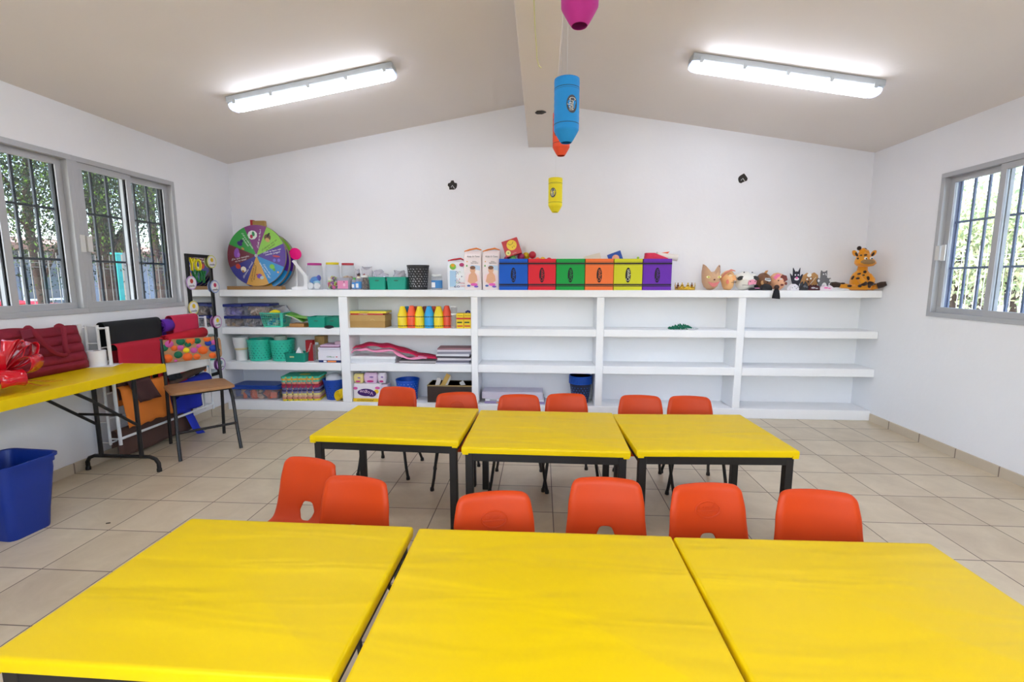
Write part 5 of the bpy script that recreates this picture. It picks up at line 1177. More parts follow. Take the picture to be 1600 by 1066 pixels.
for px, hx, lb in [(633, '#2F8FC0', 'blue crayon bottle in the back row'), (648, '#B03426', 'dark red crayon bottle in the back row, left'), (662, '#8A3A30', 'brownish crayon bottle in the back row, middle'), (676, '#C84A2C', 'rust orange crayon bottle in the back row, right')]:
    crayon(px, 479, 1.08, hx, lb, w8)
t, r, H = jar(703, 713, 490, .84, Z2, 'small clear jar with white lid, lower of two stacked beside the crayons', '#E4E4E4', body=CLR3, lidh=.012); chunks(t, r*.8, .02, ['#E8C0B0', '#E8D8D0'], 10, .006, 3)
zj = on(708, 490, Y=.84).z
jar(703, 713, 478.5, .84, zj+.003, 'small empty clear jar with white lid, upper of the two stacked', '#E0E0E0', body=CLR3, lidh=.010)
for a, c_, lb, yy in ((713, 724, 'yellow and red crayon carton, left one at the divider', .84), (724.5, 735.5, 'yellow crayon carton pushed against the divider', .86)):
    l, w, h = P(a, c_, 490, yy, Z2, .09); t = thing('crayon_carton', lb, 'box', l, 0, 'yellow crayon cartons'); B().box(-w/2, w/2, -.045, .045, 0, h).obj('carton', M('#EBC81E', .5, var=.08, vs=60), t, smooth=False, bevel=.001)
    q = B(); q.box(-w/2, w/2, -.0462, -.045, h*.6, h*.72, 0); q.box(-w*.4, w*.3, -.0462, -.045, h*.35, h*.45, 1); q.box(-w*.4, w*.4, -.0462, -.045, h*.12, h*.2, 0); q.text('CRAYONS', .010, 0, h*.85, -.0462, .001, 1, wid=w*.8); q.obj('carton_print', [M('#C8302A', .5), M('#4A5A20', .5)], t, smooth=False)
l, w, h = P(726, 735, 485, .90, Z2, .05); tag(B().tube([(-.02, 0, 0), (.0, -.01, .012), (.02, 0, 0)], .010, 10).obj('blue_toy', M('#232A78', .5), loc=(l.x, l.y, l.z+h-.02)), 'small navy toy on top of the crayon carton by the divider', 'toy')
# ---- third shelf, bay 1
l, w, h = P(360, 382, 527.5, .95, Z3, .1); r = w/2
t = thing('paper_bundle', 'tall white paper bundle tied with a beige band at the left wall', 'paper roll', (l.x, l.y, l.z)); B().lathe([(r*.7, 0), (r*.72, h*.4), (r*.78, h*.5), (r*.95, h*.75), (r*1.0, h), (r*.9, h), (r*.85, h*.75)], 24).obj('paper_roll', WH, t); B().lathe([(r*.80, h*.46), (r*.84, h*.48), (r*.84, h*.53), (r*.80, h*.55)], 24).obj('band', M('#D8C8A0', .8), t)
dec_bucket(376, 413, 531.5, .84, Z3, 'mint green bucket with moon and star cut-outs, left of the pair', M('#32C8AC', .4), M('#0E5A50', .7), .8, group='mint cut-out buckets', seed=5)
dec_bucket(412, 449, 532, .86, Z3, 'mint green bucket with moon and star cut-outs, right of the pair, holding a jar', M('#32C8AC', .4), M('#0E4A44', .7), .8, group='mint cut-out buckets', seed=6)
l, w, h = P(426, 444, 525.5, 1.1, Z3, .07); tag(B().lathe([(w/2, 0), (w/2, h), (w/2-.004, h)], 24).obj('paper_cup', M('#CFE0D4', .6, clear=.2), loc=l), 'pale cup standing inside the right mint bucket', 'cup')
tag(B().loft([rrect(.16, .12, .01, 0), rrect(.17, .13, .01, .09)]).obj('green_tray', M('#1FA78C', .5), loc=at(410, 533, Y=1.45)-Vector((0, 0, .09)), ), 'teal bin standing behind the two mint buckets', 'bin')
bpy.data.objects['green_tray'].location = (at(395, 540, Y=1.35).x+.05, 1.35*T, Z3*T+.001); bpy.data.objects['green_tray'].scale = (1, .6, 2.2)
basket(443, 476, 552, .80, Z3, .15, 'low dark teal tray with rounded corners and white paper cone', M('#15937E', .45), name='low_tray', cat='tray', handle=False, taper=.9)
l, w, h = P(450, 462, 556, .80, Z3, .01); B().box(-.022, .022, -.0, .0015, 0, .014).obj('paper_label', M('#C8D8A0', .6), None, loc=(l.x, .80*T-.002, l.z+h-.02), smooth=False); o = bpy.data.objects['paper_label']; tag(o, 'pale green sticker on the front of the low teal tray', 'sticker')
l, w, h = P(458, 473, 542.5, .95, Z3, .05); tag(B().loft([rrect(w, .05, .004, h*.3), rrect(w*.5, .03, .004, h*.7), rrect(.004, .004, .001, h)]).obj('paper_cone', WH, loc=l, smooth=False), 'white folded paper cone standing in the low teal tray', 'paper')
l, w, h = P(477, 488, 532, 1.05, Z3, .05); t = thing('red_carton', 'slim red carton with white lettering behind the clear spray bottle', 'box', l); B().box(-w/2, w/2, -.025, .025, 0, h).obj('carton', M('#A81C26', .5, var=.1), t, smooth=False); B().text('Maizena', .03, 0, h*.6, -.027, .001, 0, rot=R(70), wid=h*.6).obj('carton_text', M('#E8D0C8', .5), t, smooth=False)
t, r, H = jar(486, 498, 536, .88, Z3, 'clear bottle with a narrow neck beside the stacked paper', '#B8C4C8', body=CLR, neck=.4, lidh=.018, name='clear_bottle', cat='bottle')
l, w, h = P(488, 503, 526.5, 1.2, Z3, .1); tag(B().box(-w/2, w/2, 0, .08, 0, h).obj('wooden_box', M('#B8965A', .6, var=.25, vs=40), loc=l, smooth=False), 'speckled wooden box at the back behind the clear bottle', 'box')
l, w, h = P(498, 532, 563, .82, Z3, .2); t = thing('paper_carton', 'white paper carton with navy base and orange label under a stack of paper', 'box', l)
l2, w2, h2 = P(498, 532, 550, .82, Z3, .2)
B().box(-w/2, w/2, -.1, .1, 0, h).obj('carton_base', M('#1B2E6A', .5), t, smooth=False); B().box(-w/2-.002, w/2+.002, -.102, .102, h, h2).obj('carton_lid', M('#E8E6F0', .6), t, smooth=False)
q = B(); q.box(-w*.1, w*.3, -.1012, -.1, h*.15, h*.8, 0); q.box(-w*.28, -w*.14, -.1012, -.1, h*.15, h*.8, 1); q.text('Office', .02, w*.06, h+(h2-h)*.4, -.1035, .001, 2, wid=w*.35); q.plate(oval(.02, .01, 8, w*.34, h+(h2-h)*.4), -.1035, .001, 3); q.obj('carton_print', [M('#F08A4A', .5), WH, M('#2A7A4A', .5), M('#C83A4A', .5)], t, smooth=False)
zc_ = l2.z+h2+.0005
for i, (hh, hx, hx2, dx, lb) in enumerate([(.02, '#E6E4EE', 0, 0, 'white ream of paper lowest on the carton'), (.022, '#DCDAE8', 0, -.004, 'second ream of paper on the carton'), (.008, '#6A2050', 0, .0, 'maroon folder on the paper reams'), (.016, '#D8B8D4', 0, .006, 'pinkish paper stack on the maroon folder')]):
    wq = w2*(1.03 if i < 2 else .9); tag(B().box(-wq/2, wq/2-.004, -.10, .09, 0, hh).obj('paper_stack', M(hx, .7, bump=.3, bs=200), loc=(l2.x+dx, l2.y, zc_), smooth=False, bevel=.002), lb, 'paper'); zc_ += hh+.0006
l, w, h = P(521, 530, 530, .9, Z3, .05); tag(B().box(-w/2, w/2, 0, .05, 0, .03).obj('small_box', M('#C8A8B8', .6), loc=(l.x, l.y-.0, zc_), smooth=False), 'small pink box on top of the paper stack by the divider', 'box')
# ---- third shelf, bay 2
def stack(px0, px1, pts, Yf, zb, d, cols, name, cat, labs, group=None, jit=.004, mfun=None):
    z = zb; rr = random.Random(int(px0))
    base = at(px0, pts[0], Y=Yf)
    for i in range(len(pts)):
        l, w, h = P(px0, px1, pts[i], Yf, zb, d); z1 = l.z+h; z0_ = z*T+.0005 if i == 0 else prev+.0004
        if z1-z0_ < .003: z1 = z0_+.006
        o = B().box(-w/2, w/2, -d/2, d/2, 0, z1-z0_-.0002).obj(name, M(cols[i % len(cols)], .55, var=.06, vs=40), loc=(l.x+rr.uniform(-jit, jit), l.y, z0_), rot=(0, 0, rr.uniform(-.01, .01)*(9 if name == 'magazine' else 4)), smooth=False, bevel=.0012)
        tag(o, labs[i], cat, group); prev = z1
    return prev
stack(544, 617, [566, 561, 557.5], .84, Z3, .22, ['#E8E8EC', '#D8DADE', '#EFEFF2', '#E0E0E4'], 'drawing_board', 'board', ['white board, lowest of the stack under the pink ribbon', 'white board, second lowest under the pink ribbon', 'white board, topmost under the pink ribbon'], 'white boards')
tps = stack(624, 681, [567, 564.5, 562.5], .86, Z3, .2, ['#6A6468', '#B8B0B4', '#4A464C'], 'newspaper', 'newspaper', ['grey newspaper, lowest in the middle pile', 'light newspaper in the middle pile', 'dark printed newspaper, topmost of the middle pile'], 'newspapers', .006)
stack(682, 734, [567, 563.5, 560, 557, 553.5, 550, 547, 544.5], .86, Z3, .2, ['#C8C6D4', '#6A6878', '#D8D4DC', '#3E3A44', '#DCDCE4', '#8A8898', '#CFC9D4', '#9A7078'], 'magazine', 'magazine', ['magazine in the right pile beside the divider, number %s from the shelf' % k for k in ('one', 'two', 'three', 'four', 'five', 'six', 'seven', 'eight')], 'magazines', .008)
def ribbon(pxs, Yf, wd, hx, label, th=.002):
    pts = [at(a, b_, Y=Yf+dy) for a, b_, dy in pxs]; out = []
    for i in range(len(pts)-1):
        for k in range(6): out.append(pts[i].lerp(pts[i+1], k/6))
    out.append(pts[-1])
    for _ in range(4): out = [out[0]]+[(out[i-1]+out[i]*2+out[i+1])/4 for i in range(1, len(out)-1)]+[out[-1]]
    c = out[0].copy(); b = B(); n = len(out)
    for i, p in enumerate(out):
        for k in (0, 1, 2): b.v.append(p-c+Vector((0, wd*k/2, .006*math.sin(i*.5+k)+(wd*.30 if k == 2 else wd*.14*k))))
    for i in range(n-1):
        for k in (0, 1): a = i*3+k; b.f.append((a, a+3, a+4, a+1)); b.m.append(0)
    return tag(b.obj('foam_ribbon', M(hx, .6, var=.05), solid=th, loc=c), label, 'ribbon')
ribbon([(548, 547, 0), (560, 543, 0), (572, 541, .0), (590, 541.5, 0), (602, 543, 0), (615, 545, 0), (628, 550, 0), (645, 555, 0), (660, 559, 0), (684, 562, 0)], .98, .09, '#C8164C', 'crimson foam ribbon winding over the boards and newspapers', .004)
ribbon([(549, 552, 0), (556, 547.5, 0), (570, 547, 0), (580, 550, 0), (600, 549.5, 0), (614, 549, 0), (622, 556, 0), (636, 562, 0), (650, 560.5, 0), (666, 561.5, 0)], .88, .05, '#F29ABE', 'light pink foam ribbon in front of the crimson one', .006)
ribbon([(620, 545, 0), (636, 549, .0), (650, 554, 0)], 1.3, .05, '#E88AB4', 'short pink ribbon end behind the crimson one', .004)
# ---- bottom shelf, bay 1
l, w, h = P(353, 434, 609, .78, Z4, .3); h0 = h
_, _, ht = P(353, 434, 600, .78, Z4, .3)
d = .27; t = thing('storage_box', 'large clear box with a blue lid full of coloured blocks, bottom left bay', 'storage box', l)
B().loft([rrect(w*.86, d*.86, .03, 0), rrect(w*.96, d*.96, .035, h)], c1=False).obj('box_body', M('#E0DCE0', .12, clear=.82), t)
B().loft([rrect(w*.97, d*.97, .035, h-.004), rrect(w*1.02, d*1.02, .04, h), rrect(w*1.02, d*1.02, .04, h+.012), rrect(w*.96, d*.96, .035, h+.02), rrect(w*.9, d*.88, .03, h+.022), rrect(w*.86, d*.84, .03, h+.034)]).obj('lid', M('#14409C', .4, var=.03), t)
rr = random.Random(11)
for i in range(28):
    hx, cn = rr.choice([('#E8622E', 'orange'), ('#5FB03A', 'green'), ('#D8B090', 'beige'), ('#2A4FA0', 'blue'), ('#E8E4E0', 'white'), ('#C87860', 'terracotta'), ('#B89078', 'brown'), ('#E0503A', 'red'), ('#3A3A50', 'dark grey')])
    s = rr.uniform(.026, .040); k = rr.choice((.4, 1)); q = B().box(-s, s, -s, s, -s*k, s*k).obj('toy_block', M(hx, .5), loc=(l.x+(rr.random()-.5)*(w*.80-.05), l.y-d*.42+.03+(d*.72-.03)*rr.random()*(.3 if i < 18 else 1), l.z+.032+(h-.075)*rr.random()), rot=(rr.random()*3, rr.random()*3, rr.random()*3), smooth=False, bevel=.002)
    tag(q, 'small '+cn+' toy block inside the large blue-lidded box', 'toy block', 'toy blocks in the blue-lidded box')
# puzzle mats
l, w, h = P(437, 494, 590, .80, Z4, .25); zm = Z4*T+.0005; nM = 13; tz = at(465, 588.5, Y=.80).z; th = (tz-zm)/nM; prot = R(7)
PC = ['#E8D23C', '#D88A78', '#E2B89A', '#E8DC8C', '#8A84A8', '#3E3A6A', '#6C6A98', '#B0305A', '#A83040', '#E0907A', '#5CB8A0', '#E8B04A', '#48C0A0']
P2 = ['#6A9A40', '#7A4A40', '#A87860', '#6A5A50', '#D8B84A', '#8C88B0', '#C8A078', '#3E7A6A', '#6A3A7A', '#3E8A7A', '#E0A070', '#D89A40', '#E8C440']
for i in range(nM):
    b = B(); a = .30/2 if i < nM-1 else .31/2; P_ = []; nt_ = 7
    for k in range(4):
        for j in range(nt_*4):
            u = -a+2*a*j/(nt_*4); ph = (j % 4); off = .010 if ph in (1, 2) else 0
            q_ = (u, -a+0-off) if k == 0 else (a+off, u) if k == 1 else (-u, a+off) if k == 2 else (-a-off, -u); P_.append(q_)
    P_ = [(x*w/.30*.93, y*.78) for x, y in P_]
    n = len(P_); b.loft([[(x, y, 0) for x, y in P_], [(x, y, th*.92) for x, y in P_]]); 
    for k in range(0, 24, 2): b.box(-a*w/.3*.9+2*a*w/.3*.9*k/24, -a*w/.3*.9+2*a*w/.3*.9*(k+1)/24, -a*.78-.0015, -a*.78, th*.15, th*.8, 1)
    o = b.obj('foam_mat', [M(PC[i], .85), M(P2[i], .85)], loc=(l.x+rr.uniform(-.006, .006), l.y+.0, zm), rot=(0, 0, prot+rr.uniform(-.05, .05)), smooth=False); zm += th
    if i == nM-1: B().plate(oval(.11, .08, 20), 0, .001).obj('cut_out_shape', M('#D8CC60', .8), o, loc=(.01, 0, th), rot=(R(-90), 0, 0))
    tag(o, ('mint green puzzle foam mat with a yellow shape, topmost of the stack' if i == nM-1 else 'toothed puzzle foam mat in the stack, layer %s from the bottom' % ('one two three four five six seven eight nine ten eleven twelve'.split()[i])), 'foam mat', 'puzzle foam mats')
t, l, w, h, r = dec_bucket(497, 532, 595, .84, Z4, 'blue bucket with star cut-outs holding a white ball, bottom left bay', M('#1048B0', .4), M('#0A2458', .7), .68, seed=9)
tag(B().sph((0, 0, 0), r*.72, r*.72, r*.5, n=20).obj('white_bundle', M('#E4E6EE', .6, bump=.6, bs=50), loc=(l.x, l.y, l.z+h-.005)), 'white bundle on top of the blue star bucket', 'bundle')
l, w, h = P(522, 536, 607, .80, Z4, .12)
tp = []
for i in range(50):
    a = 2*math.pi*2.7*i/49; q = .046*(.3+.7*i/49); tp.append((q*math.cos(a), q*math.sin(a)*1.25))
b = B()
for y in (0, .16): b.v += [Vector((x, y, z+.058)) for x, z in tp]
for i in range(49): b.f.append((i, i+1, 50+i+1, 50+i)); b.m.append(0)
tag(b.obj('foam_roll', M('#F0CE18', .8), solid=.004, loc=(l.x-.004, .80*T, l.z+.004)), 'yellow foam sheet roll standing end-on at the divider of the bottom bay', 'foam roll')
# ---- bottom shelf, bay 2
l, w, h = P(551, 594, 600, .84, Z4, .12); d = .12
t = thing('tissue_pack', 'large white and purple tissue paper pack standing upside down', 'package', l)
B().loft([rrect(w, d, .02, 0), rrect(w*1.02, d*1.02, .03, h*.2), rrect(w*1.02, d*1.02, .03, h*.8), rrect(w*.97, d*.95, .02, h)]).obj('wrapper', M('#EDE6EC', .3, coat=.3, var=.05, vs=20), t)
q = B(); y = -d*.51-.002; q.box(-w*.5, w*.5, y, y+.002, .0, h*.19, 0); q.plate(oval(w*.62, h*.42, 24, -w*.02, h*.52), y-.001, .001, 1); q.plate(oval(w*.34, h*.36, 20, w*.18, h*.46), y-.0014, .001, 1)
q.plate(oval(w*.16, h*.24, 14, w*.36, h*.58), y-.001, .001, 0); q.plate(oval(w*.16, h*.16, 14, -w*.40, h*.75), y-.001, .001, 2); q.plate(oval(w*.18, h*.16, 14, w*.40, h*.78), y-.001, .001, 2)
q.text('Vogue', .05, .0, h*.53, y-.003, .001, 3, rot=R(172), wid=w*.50); q.text('¡RENOVADO!', .02, -w*.05, h*.09, y-.001, .001, 4, rot=R(180), wid=w*.6)
q.obj('printed_design', [M('#F0C61E', .4), M('#3E1568', .4), M('#D85AA0', .5), M('#F0C8E8', .5), M('#2A1A30', .5)], t, smooth=False)
zt_ = l.z+h+.001
for i, (a, c_, pt, hx, lb) in enumerate([(551, 567, 585, '#E8D488', 'yellow and white small packet on the tissue pack, left'), (567, 589, 583, '#E0BFDC', 'round pink and white shiny packet on the tissue pack, middle'), (589, 602, 583, '#E6DCE8', 'white packet with pink print on the tissue pack, right')]):
    l3, w3, h3 = P(a, c_, pt, .9, Z4, .08); hh = l3.z+h3-zt_; t = thing('tissue_packet', lb, 'package', (l3.x, l3.y, zt_), 0, 'small tissue packets'); B().loft([rrect(w3*.8, .06, .02, 0), rrect(w3, .08, .025, hh*.3), rrect(w3, .08, .025, hh*.75), rrect(w3*.8, .05, .02, hh)]).obj('wrapper', M(hx, .2, coat=.5, var=.15, vs=40), t)
    q = B(); q.plate(oval(w3*.5, hh*.2, 12, 0, hh*.2), -.0415, .001, 0); q.plate(oval(w3*.3, hh*.15, 12, w3*.1, hh*.6), -.0415, .001, 1); q.obj('printed_design', [M('#C82A80', .5), M('#8A6AB0', .5)], t, smooth=False)
l, w, h = P(594, 606, 601, .95, Z4, .1); t = tag(B().loft([rrect(w*.9, .1, .01, 0), rrect(w, .11, .015, h*.5), rrect(w*.9, .1, .01, h)]).obj('tissue_packet', M('#E8D8E8', .3, coat=.4, var=.1), loc=l), 'white packet at the right side of the large tissue pack', 'package', 'small tissue packets')
dec_bucket(613, 650, 596, .86, Z4, 'blue bucket with cut-outs beside the tissue packs, behind an orange chair', M('#0E50C0', .35), M('#B8D0F0', .6), .8, seed=14)
l, w, h = P(667, 737, 603, .85, Z4, .26); d = .24
t = thing('document_box', 'dark brown open box full of papers in the second bottom bay', 'box', l); o_ = .004
b = B().loft([rrect(w, d, .003, 0), rrect(w, d, .003, h), rrect(w-.012, d-.012, .002, h), rrect(w-.012, d-.012, .002, .006)]); b.obj('box_body', M('#33241F', .6), t, smooth=False)
B().loft([rrect(w+.004, d+.004, .003, h-.01), rrect(w+.004, d+.004, .003, h+.001), rrect(w-.012, d-.012, .002, h+.001), rrect(w-.012, d-.012, .002, h-.01)]).obj('rim', M('#A8905C', .5), t, smooth=False)
for i, (a, c_, pt, hx, ry, lb) in enumerate([(676, 690, 590, '#D8D4D0', 18, 'white curled papers at the left in the brown box'), (686, 697, 583, '#D8B060', 28, 'tan envelope sticking up from the brown box'), (691, 700, 587, '#E8E4DC', 24, 'cream folded paper beside the tan envelope'), (716, 733, 596, '#E4E2E0', -30, 'white paper curling out at the right of the brown box')]):
    p = at((a+c_)/2, 603, Y=.98+.04*i); hh = at(a, pt, Y=1).z-p.z; tag(B().box(-.022, .022, -.004, .004, -.10, hh).obj('paper_sheet', M(hx, .7, var=.1, vs=40), loc=p, rot=(0, R(ry), R(8*i)), smooth=False), lb, 'paper')
# ---- bottom shelf, bay 3
z_p = Z4
for i, (pt, hx, lb, a, c_) in enumerate([(635, '#9A8AB8', 'purple and orange printed book, lowest under the binder', 757, 851), (624, '#E6E8F0', 'white flat carton with a small label under the binder', 758, 850), (613, '#CFCBDD', 'large lilac grey binder lying on the cartons, third bottom bay', 753, 848)]):
    l, w, h = P(a, c_, pt, .86+.02*i, Z4, .22); z1 = l.z+h; z0_ = z_p*T+.001 if i == 0 else prev+.001
    if z1 <= z0_+.005: z1 = z0_+.02
    t = thing('flat_carton', lb, 'box' if i else 'book', (l.x, l.y, z0_)); B().box(-w/2, w/2, -.11, .11, 0, z1-z0_-.001).obj('carton', M(hx, .5, var=.05), t, smooth=False, bevel=.003)
    if i == 1: B().box(-w*.42, -w*.3, -.1115, -.11, (z1-z0_)*.3, (z1-z0_)*.7).obj('label', M('#8A8A98', .5), t, smooth=False)
    if i == 0: B().box(-w*.3, w*.1, -.1115, -.11, (z1-z0_)*.2, (z1-z0_)*.9).obj('spine_print', M('#E09A6A', .5), t, smooth=False)
    prev = z1
zz = Z4*T+.0005; p = on(908.5, 600, Y=.86); a_, c_ = on(890, 590, Y=.86), on(928, 590, Y=.86); r = (c_.x-a_.x)*T/2*.98; top = on(900, 588.5, Y=.86).z*T; hb = (top-zz)-.014*5
for i in range(6):
    t = thing('nested_bucket', ['blue and black cut-out bucket, outermost and lowest of the nested stack'][0] if i == 0 else 'blue rimmed bucket nested in the stack, %s from the bottom' % ['', 'second', 'third', 'fourth', 'fifth', 'topmost'][i], 'bucket', (p.x*T, .86*T+r, zz+.014*i), 0, 'nested blue buckets')
    B().lathe([(r*.68, 0), (r*.69, .004), (r*.93, hb-.016)]+[(r*.90, hb-.016), (r*.65, .006)], 32, c0=True, c1=True).obj('bucket_body', M('#141B38', .5), t)
    B().lathe([(r*.93, hb-.018), (r, hb-.016), (r, hb-.010), (r*.985, hb-.0085), (r*.93, hb-.0085), (r*.90, hb-.018)], 32).obj('rim', M('#1258C8', .35), t)
    if i == 0:
        q = B(); rr = random.Random(3)
        for j in range(7):
            z = hb*(.08+.78*j/7); rad = r*(.685+.245*z/(hb-.016))+.0008
            for k in range(20):
                s = .008*(.7+.5*rr.random()); X = Matrix.Rotation(2*math.pi*(k+.5*(j % 2))/20, 4, 'Z') @ Matrix.Translation((0, -rad, z)); q.plate([(s*(1 if m % 2 == 0 else .4)*math.sin(math.pi*m/5), s*(1 if m % 2 == 0 else .4)*math.cos(math.pi*m/5)) for m in range(10)], 0, .001, 0, X)
        q.obj('cut_out_pattern', M('#2A62B8', .5), t, smooth=False)
# ---- bay 4, second shelf: garland and plate
l, w, h = P(1047, 1080, 505, .86, Z2, .08)
b = B(); rr = random.Random(2); px_ = [-.5, -.38, -.25, -.12, 0, .12, .25, .38]
for i, u in enumerate(px_):
    b.tube([(u*w, rr.uniform(-.02, .02), .004), (u*w+.01, rr.uniform(-.02, .02), h*(.25+.5*math.sin((u+.5)*3))), (u*w+.05, rr.uniform(-.02, .02), .008)], .010, 8)
    for k in range(3):
        a = rr.random()*6; c__ = (u*w+.012, 0, h*.5*math.sin((u+.5)*3)+.006); b.plate([(c__[0]+.012*math.cos(a), c__[2]+.008*math.sin(a)), (c__[0]+.012*math.cos(a+2), max(.001, c__[2]+.008*math.sin(a+2))), (c__[0]+.012*math.cos(a+4), max(.001, c__[2]+.01*math.sin(a+4)))], -.02+.01*k, .003)
tag(b.obj('felt_garland', M('#0B6B52', .8, var=.2), loc=l, smooth=False), 'dark green curled felt garland on the fourth bay shelf', 'garland')
l, w, h = P(1074, 1094, 511, .86, Z2, .08)
t = thing('small_plate', 'small white plate with green dots beside the green garland', 'plate', l); B().lathe([(w*.25, 0), (w*.45, .006), (w*.52, .014), (w*.48, .012), (w*.25, .004)], 28, sy=.8).obj('plate_body', WH, t)
q = B(); [q.box(w*.38*math.cos(R(30*k))-.003, w*.38*math.cos(R(30*k))+.003, w*.3*math.sin(R(30*k))-.003, w*.3*math.sin(R(30*k))+.003, .0085, .0125) for k in range(12)]; q.obj('green_dots', M('#0B6B52', .7), t, smooth=False)
bpy.data.objects['felt_garland'].location.y += .0

# ------------------------------------------------------------ hanging crayon lanterns
def lantern(px, py0, Y, hx, label, ang, htop=None, oc='#4A4F58'):
    p = on(px, py0, Y=Y); H = .79*T; r = .163*T; z0_ = p.z*T-H
    t = thing('crayon_lantern', label, 'paper lantern', (p.x*T, Y*T, z0_), R(ang), 'paper crayon lanterns hung from the ceiling')
    prof_ = [(r*.42, 0), (r*.45, .002)]; k = 14
    prof_ += [(r*.45+(r-r*.45)*(j/6)**.9, .002+H*.19*j/6) for j in range(1, 7)]+[(r*(1+(.006 if j % 2 else -.004)), H*.20+(H*.79)*j/k) for j in range(k+1)]
    B().lathe(prof_, 32, c0=False, c1=False).obj('paper_shade', M(hx, .7, var=.04, vs=60), t, solid=.0008, ang=60)
    for z in (.25, .275, .81, .835): B().lathe([(r*1.012, H*z), (r*1.012, H*(z+.009))], 32, c0=False, c1=False).obj('stripe', M('#1E2A38', .7), t)
    q = B(); n = 24; vs_ = [(0, 0)]+[(math.cos(2*math.pi*i/n), math.sin(2*math.pi*i/n)) for i in range(n)]
    def onc(u, v, e): a = u/r; return ((r+e)*math.sin(a), -(r+e)*math.cos(a), H*.55+v)
    q.add([onc(x*.025, y*H*.14, .0012) for x, y in vs_], [(0, 1+i, 1+(i+1) % n) for i in range(n)], 0)
    tq = B().text('Crayon', .042, 0, 0, 0, .0004, 1, rot=R(-90), wid=H*.2); q.add([onc(v.x, v.z, .0022-v.y*.2) for v in tq.v], tq.f, 1)
    q.obj('oval_logo', [M(oc, .7), M('#E8E8E0', .6)], t, smooth=False)
    zc = zceil(p.x)*T; B().tube([(0, 0, H*.98), (0, 0, zc-z0_)], .0007, 5).tube([(-r, 0, H*.985), (0, 0, H*1.0), (r, 0, H*.985)], .0008, 5).obj('hanging_thread', M('#D8D8D8', .5), t)
lantern(868, 278.5, -1.0, '#F0E01E', 'small-looking yellow paper crayon lantern, farthest and lowest', -22)
lantern(877.5, 176.5, -3.0, '#F2552F', 'orange-red paper crayon lantern half hidden behind the blue one', -30)
lantern(886, 124, -6.0, '#1590DC', 'blue paper crayon lantern hanging below the ceiling beam', 22)
lantern(908, -113, -8.0, '#B5268C', 'magenta paper crayon lantern cut by the top edge, nearest', 60)

# ------------------------------------------------------------ outdoors
structure(B().box(-40, 45, -30, 40, -.12, -.101).obj('ground', M('#8E8474', .9, bump=.3, bs=3, var=.15, vs=.6), smooth=False))
def tree(name, c, rx, ry, rz, n, cols, label, trunk=None, seed=1, leaf=.07, droop=0):
    rr = random.Random(seed); b = B(); t = thing(name, label, 'tree', (c[0], c[1], -.1)); cz = c[2]+.1
    cl = [(Vector((rr.gauss(0, .42)*rx, rr.gauss(0, .42)*ry, cz+rr.gauss(0, .42)*rz)), rr.uniform(.25, .6)) for _ in range(max(12, n//60))]
    for i in range(n):
        q, s = cl[rr.randrange(len(cl))]; p = q+Vector((rr.gauss(0, s), rr.gauss(0, s), rr.gauss(0, s*.8)))
        if p.z < .05: p.z = .05+rr.random()*.2
        e = Euler((rr.random()*6, rr.random()*6, rr.random()*6)).to_matrix(); k = leaf*rr.uniform(.6, 1.3)
        V = [p+e @ Vector(v) for v in ((-k, 0, 0), (0, -k*.45, k*.1), (k, 0, 0), (0, k*.45, k*.1))]
        b.add(V, [(0, 1, 2, 3)], rr.randrange(len(cols)))
    def leafm(h):
        m = M(h, .6, var=.15, vs=1).copy(); nt = m.node_tree; tr = nt.nodes.new('ShaderNodeBsdfTranslucent'); tr.inputs[0].default_value = (*lin(h), 1); mx = nt.nodes.new('ShaderNodeMixShader'); mx.inputs[0].default_value = .35
        nt.links.new(nt.nodes['Principled BSDF'].outputs[0], mx.inputs[1]); nt.links.new(tr.outputs[0], mx.inputs[2]); nt.links.new(mx.outputs[0], nt.nodes['Material Output'].inputs[0]); return m
    b.obj('foliage', [leafm(h) for h in cols], t, smooth=False)
    if trunk:
        tk = B().tube([(0, 0, 0), (.05, .03, cz*.4), (-.05, .05, cz*.8), (.1, 0, cz*1.1)], [trunk*1.2, trunk, trunk*.85, trunk*.5], 12)
        for k in range(5): a = k*1.3; tk.tube([(0, .03, cz*(.45+.1*k)), (rx*.4*math.cos(a), ry*.4*math.sin(a), cz*(.75+.1*k))], [trunk*.5, trunk*.2], 8)
        tk.obj('trunk', M('#3C2E27', .9, bump=.8, bs=12, var=.3, vs=6), t)
GL = ['#18260C', '#263B11', '#56741C', '#10190A', '#1C2C0D']; GL2 = ['#20281A', '#2A3320', '#181F12', '#333B26']; GR_ = ['#A8B488', '#C4C89C', '#8CA078', '#D8D6B4']
pA = at(40, 330, X=-14); tree('shade_tree', (pA.x, pA.y, 2.7), 1.3, 2.4, 1.1, 34000, GL, 'leafy tree filling the left window, bright upper leaves', .055, 1, .021)
pB = at(163, 400, X=-15); tree('shade_tree', (pB.x, pB.y, 3.2), 1.5, 2.0, 1.2, 26000, GL2, 'darker tree with a broad brown trunk seen through the second left window', .17, 2, .023)
pC = at(236, 340, X=-24); tree('shade_tree', (pC.x, pC.y, 3.6), 1.6, 2.2, 1.3, 6000, GL2, 'sparse tree against the sky at the right edge of the left windows', .12, 3, .034)
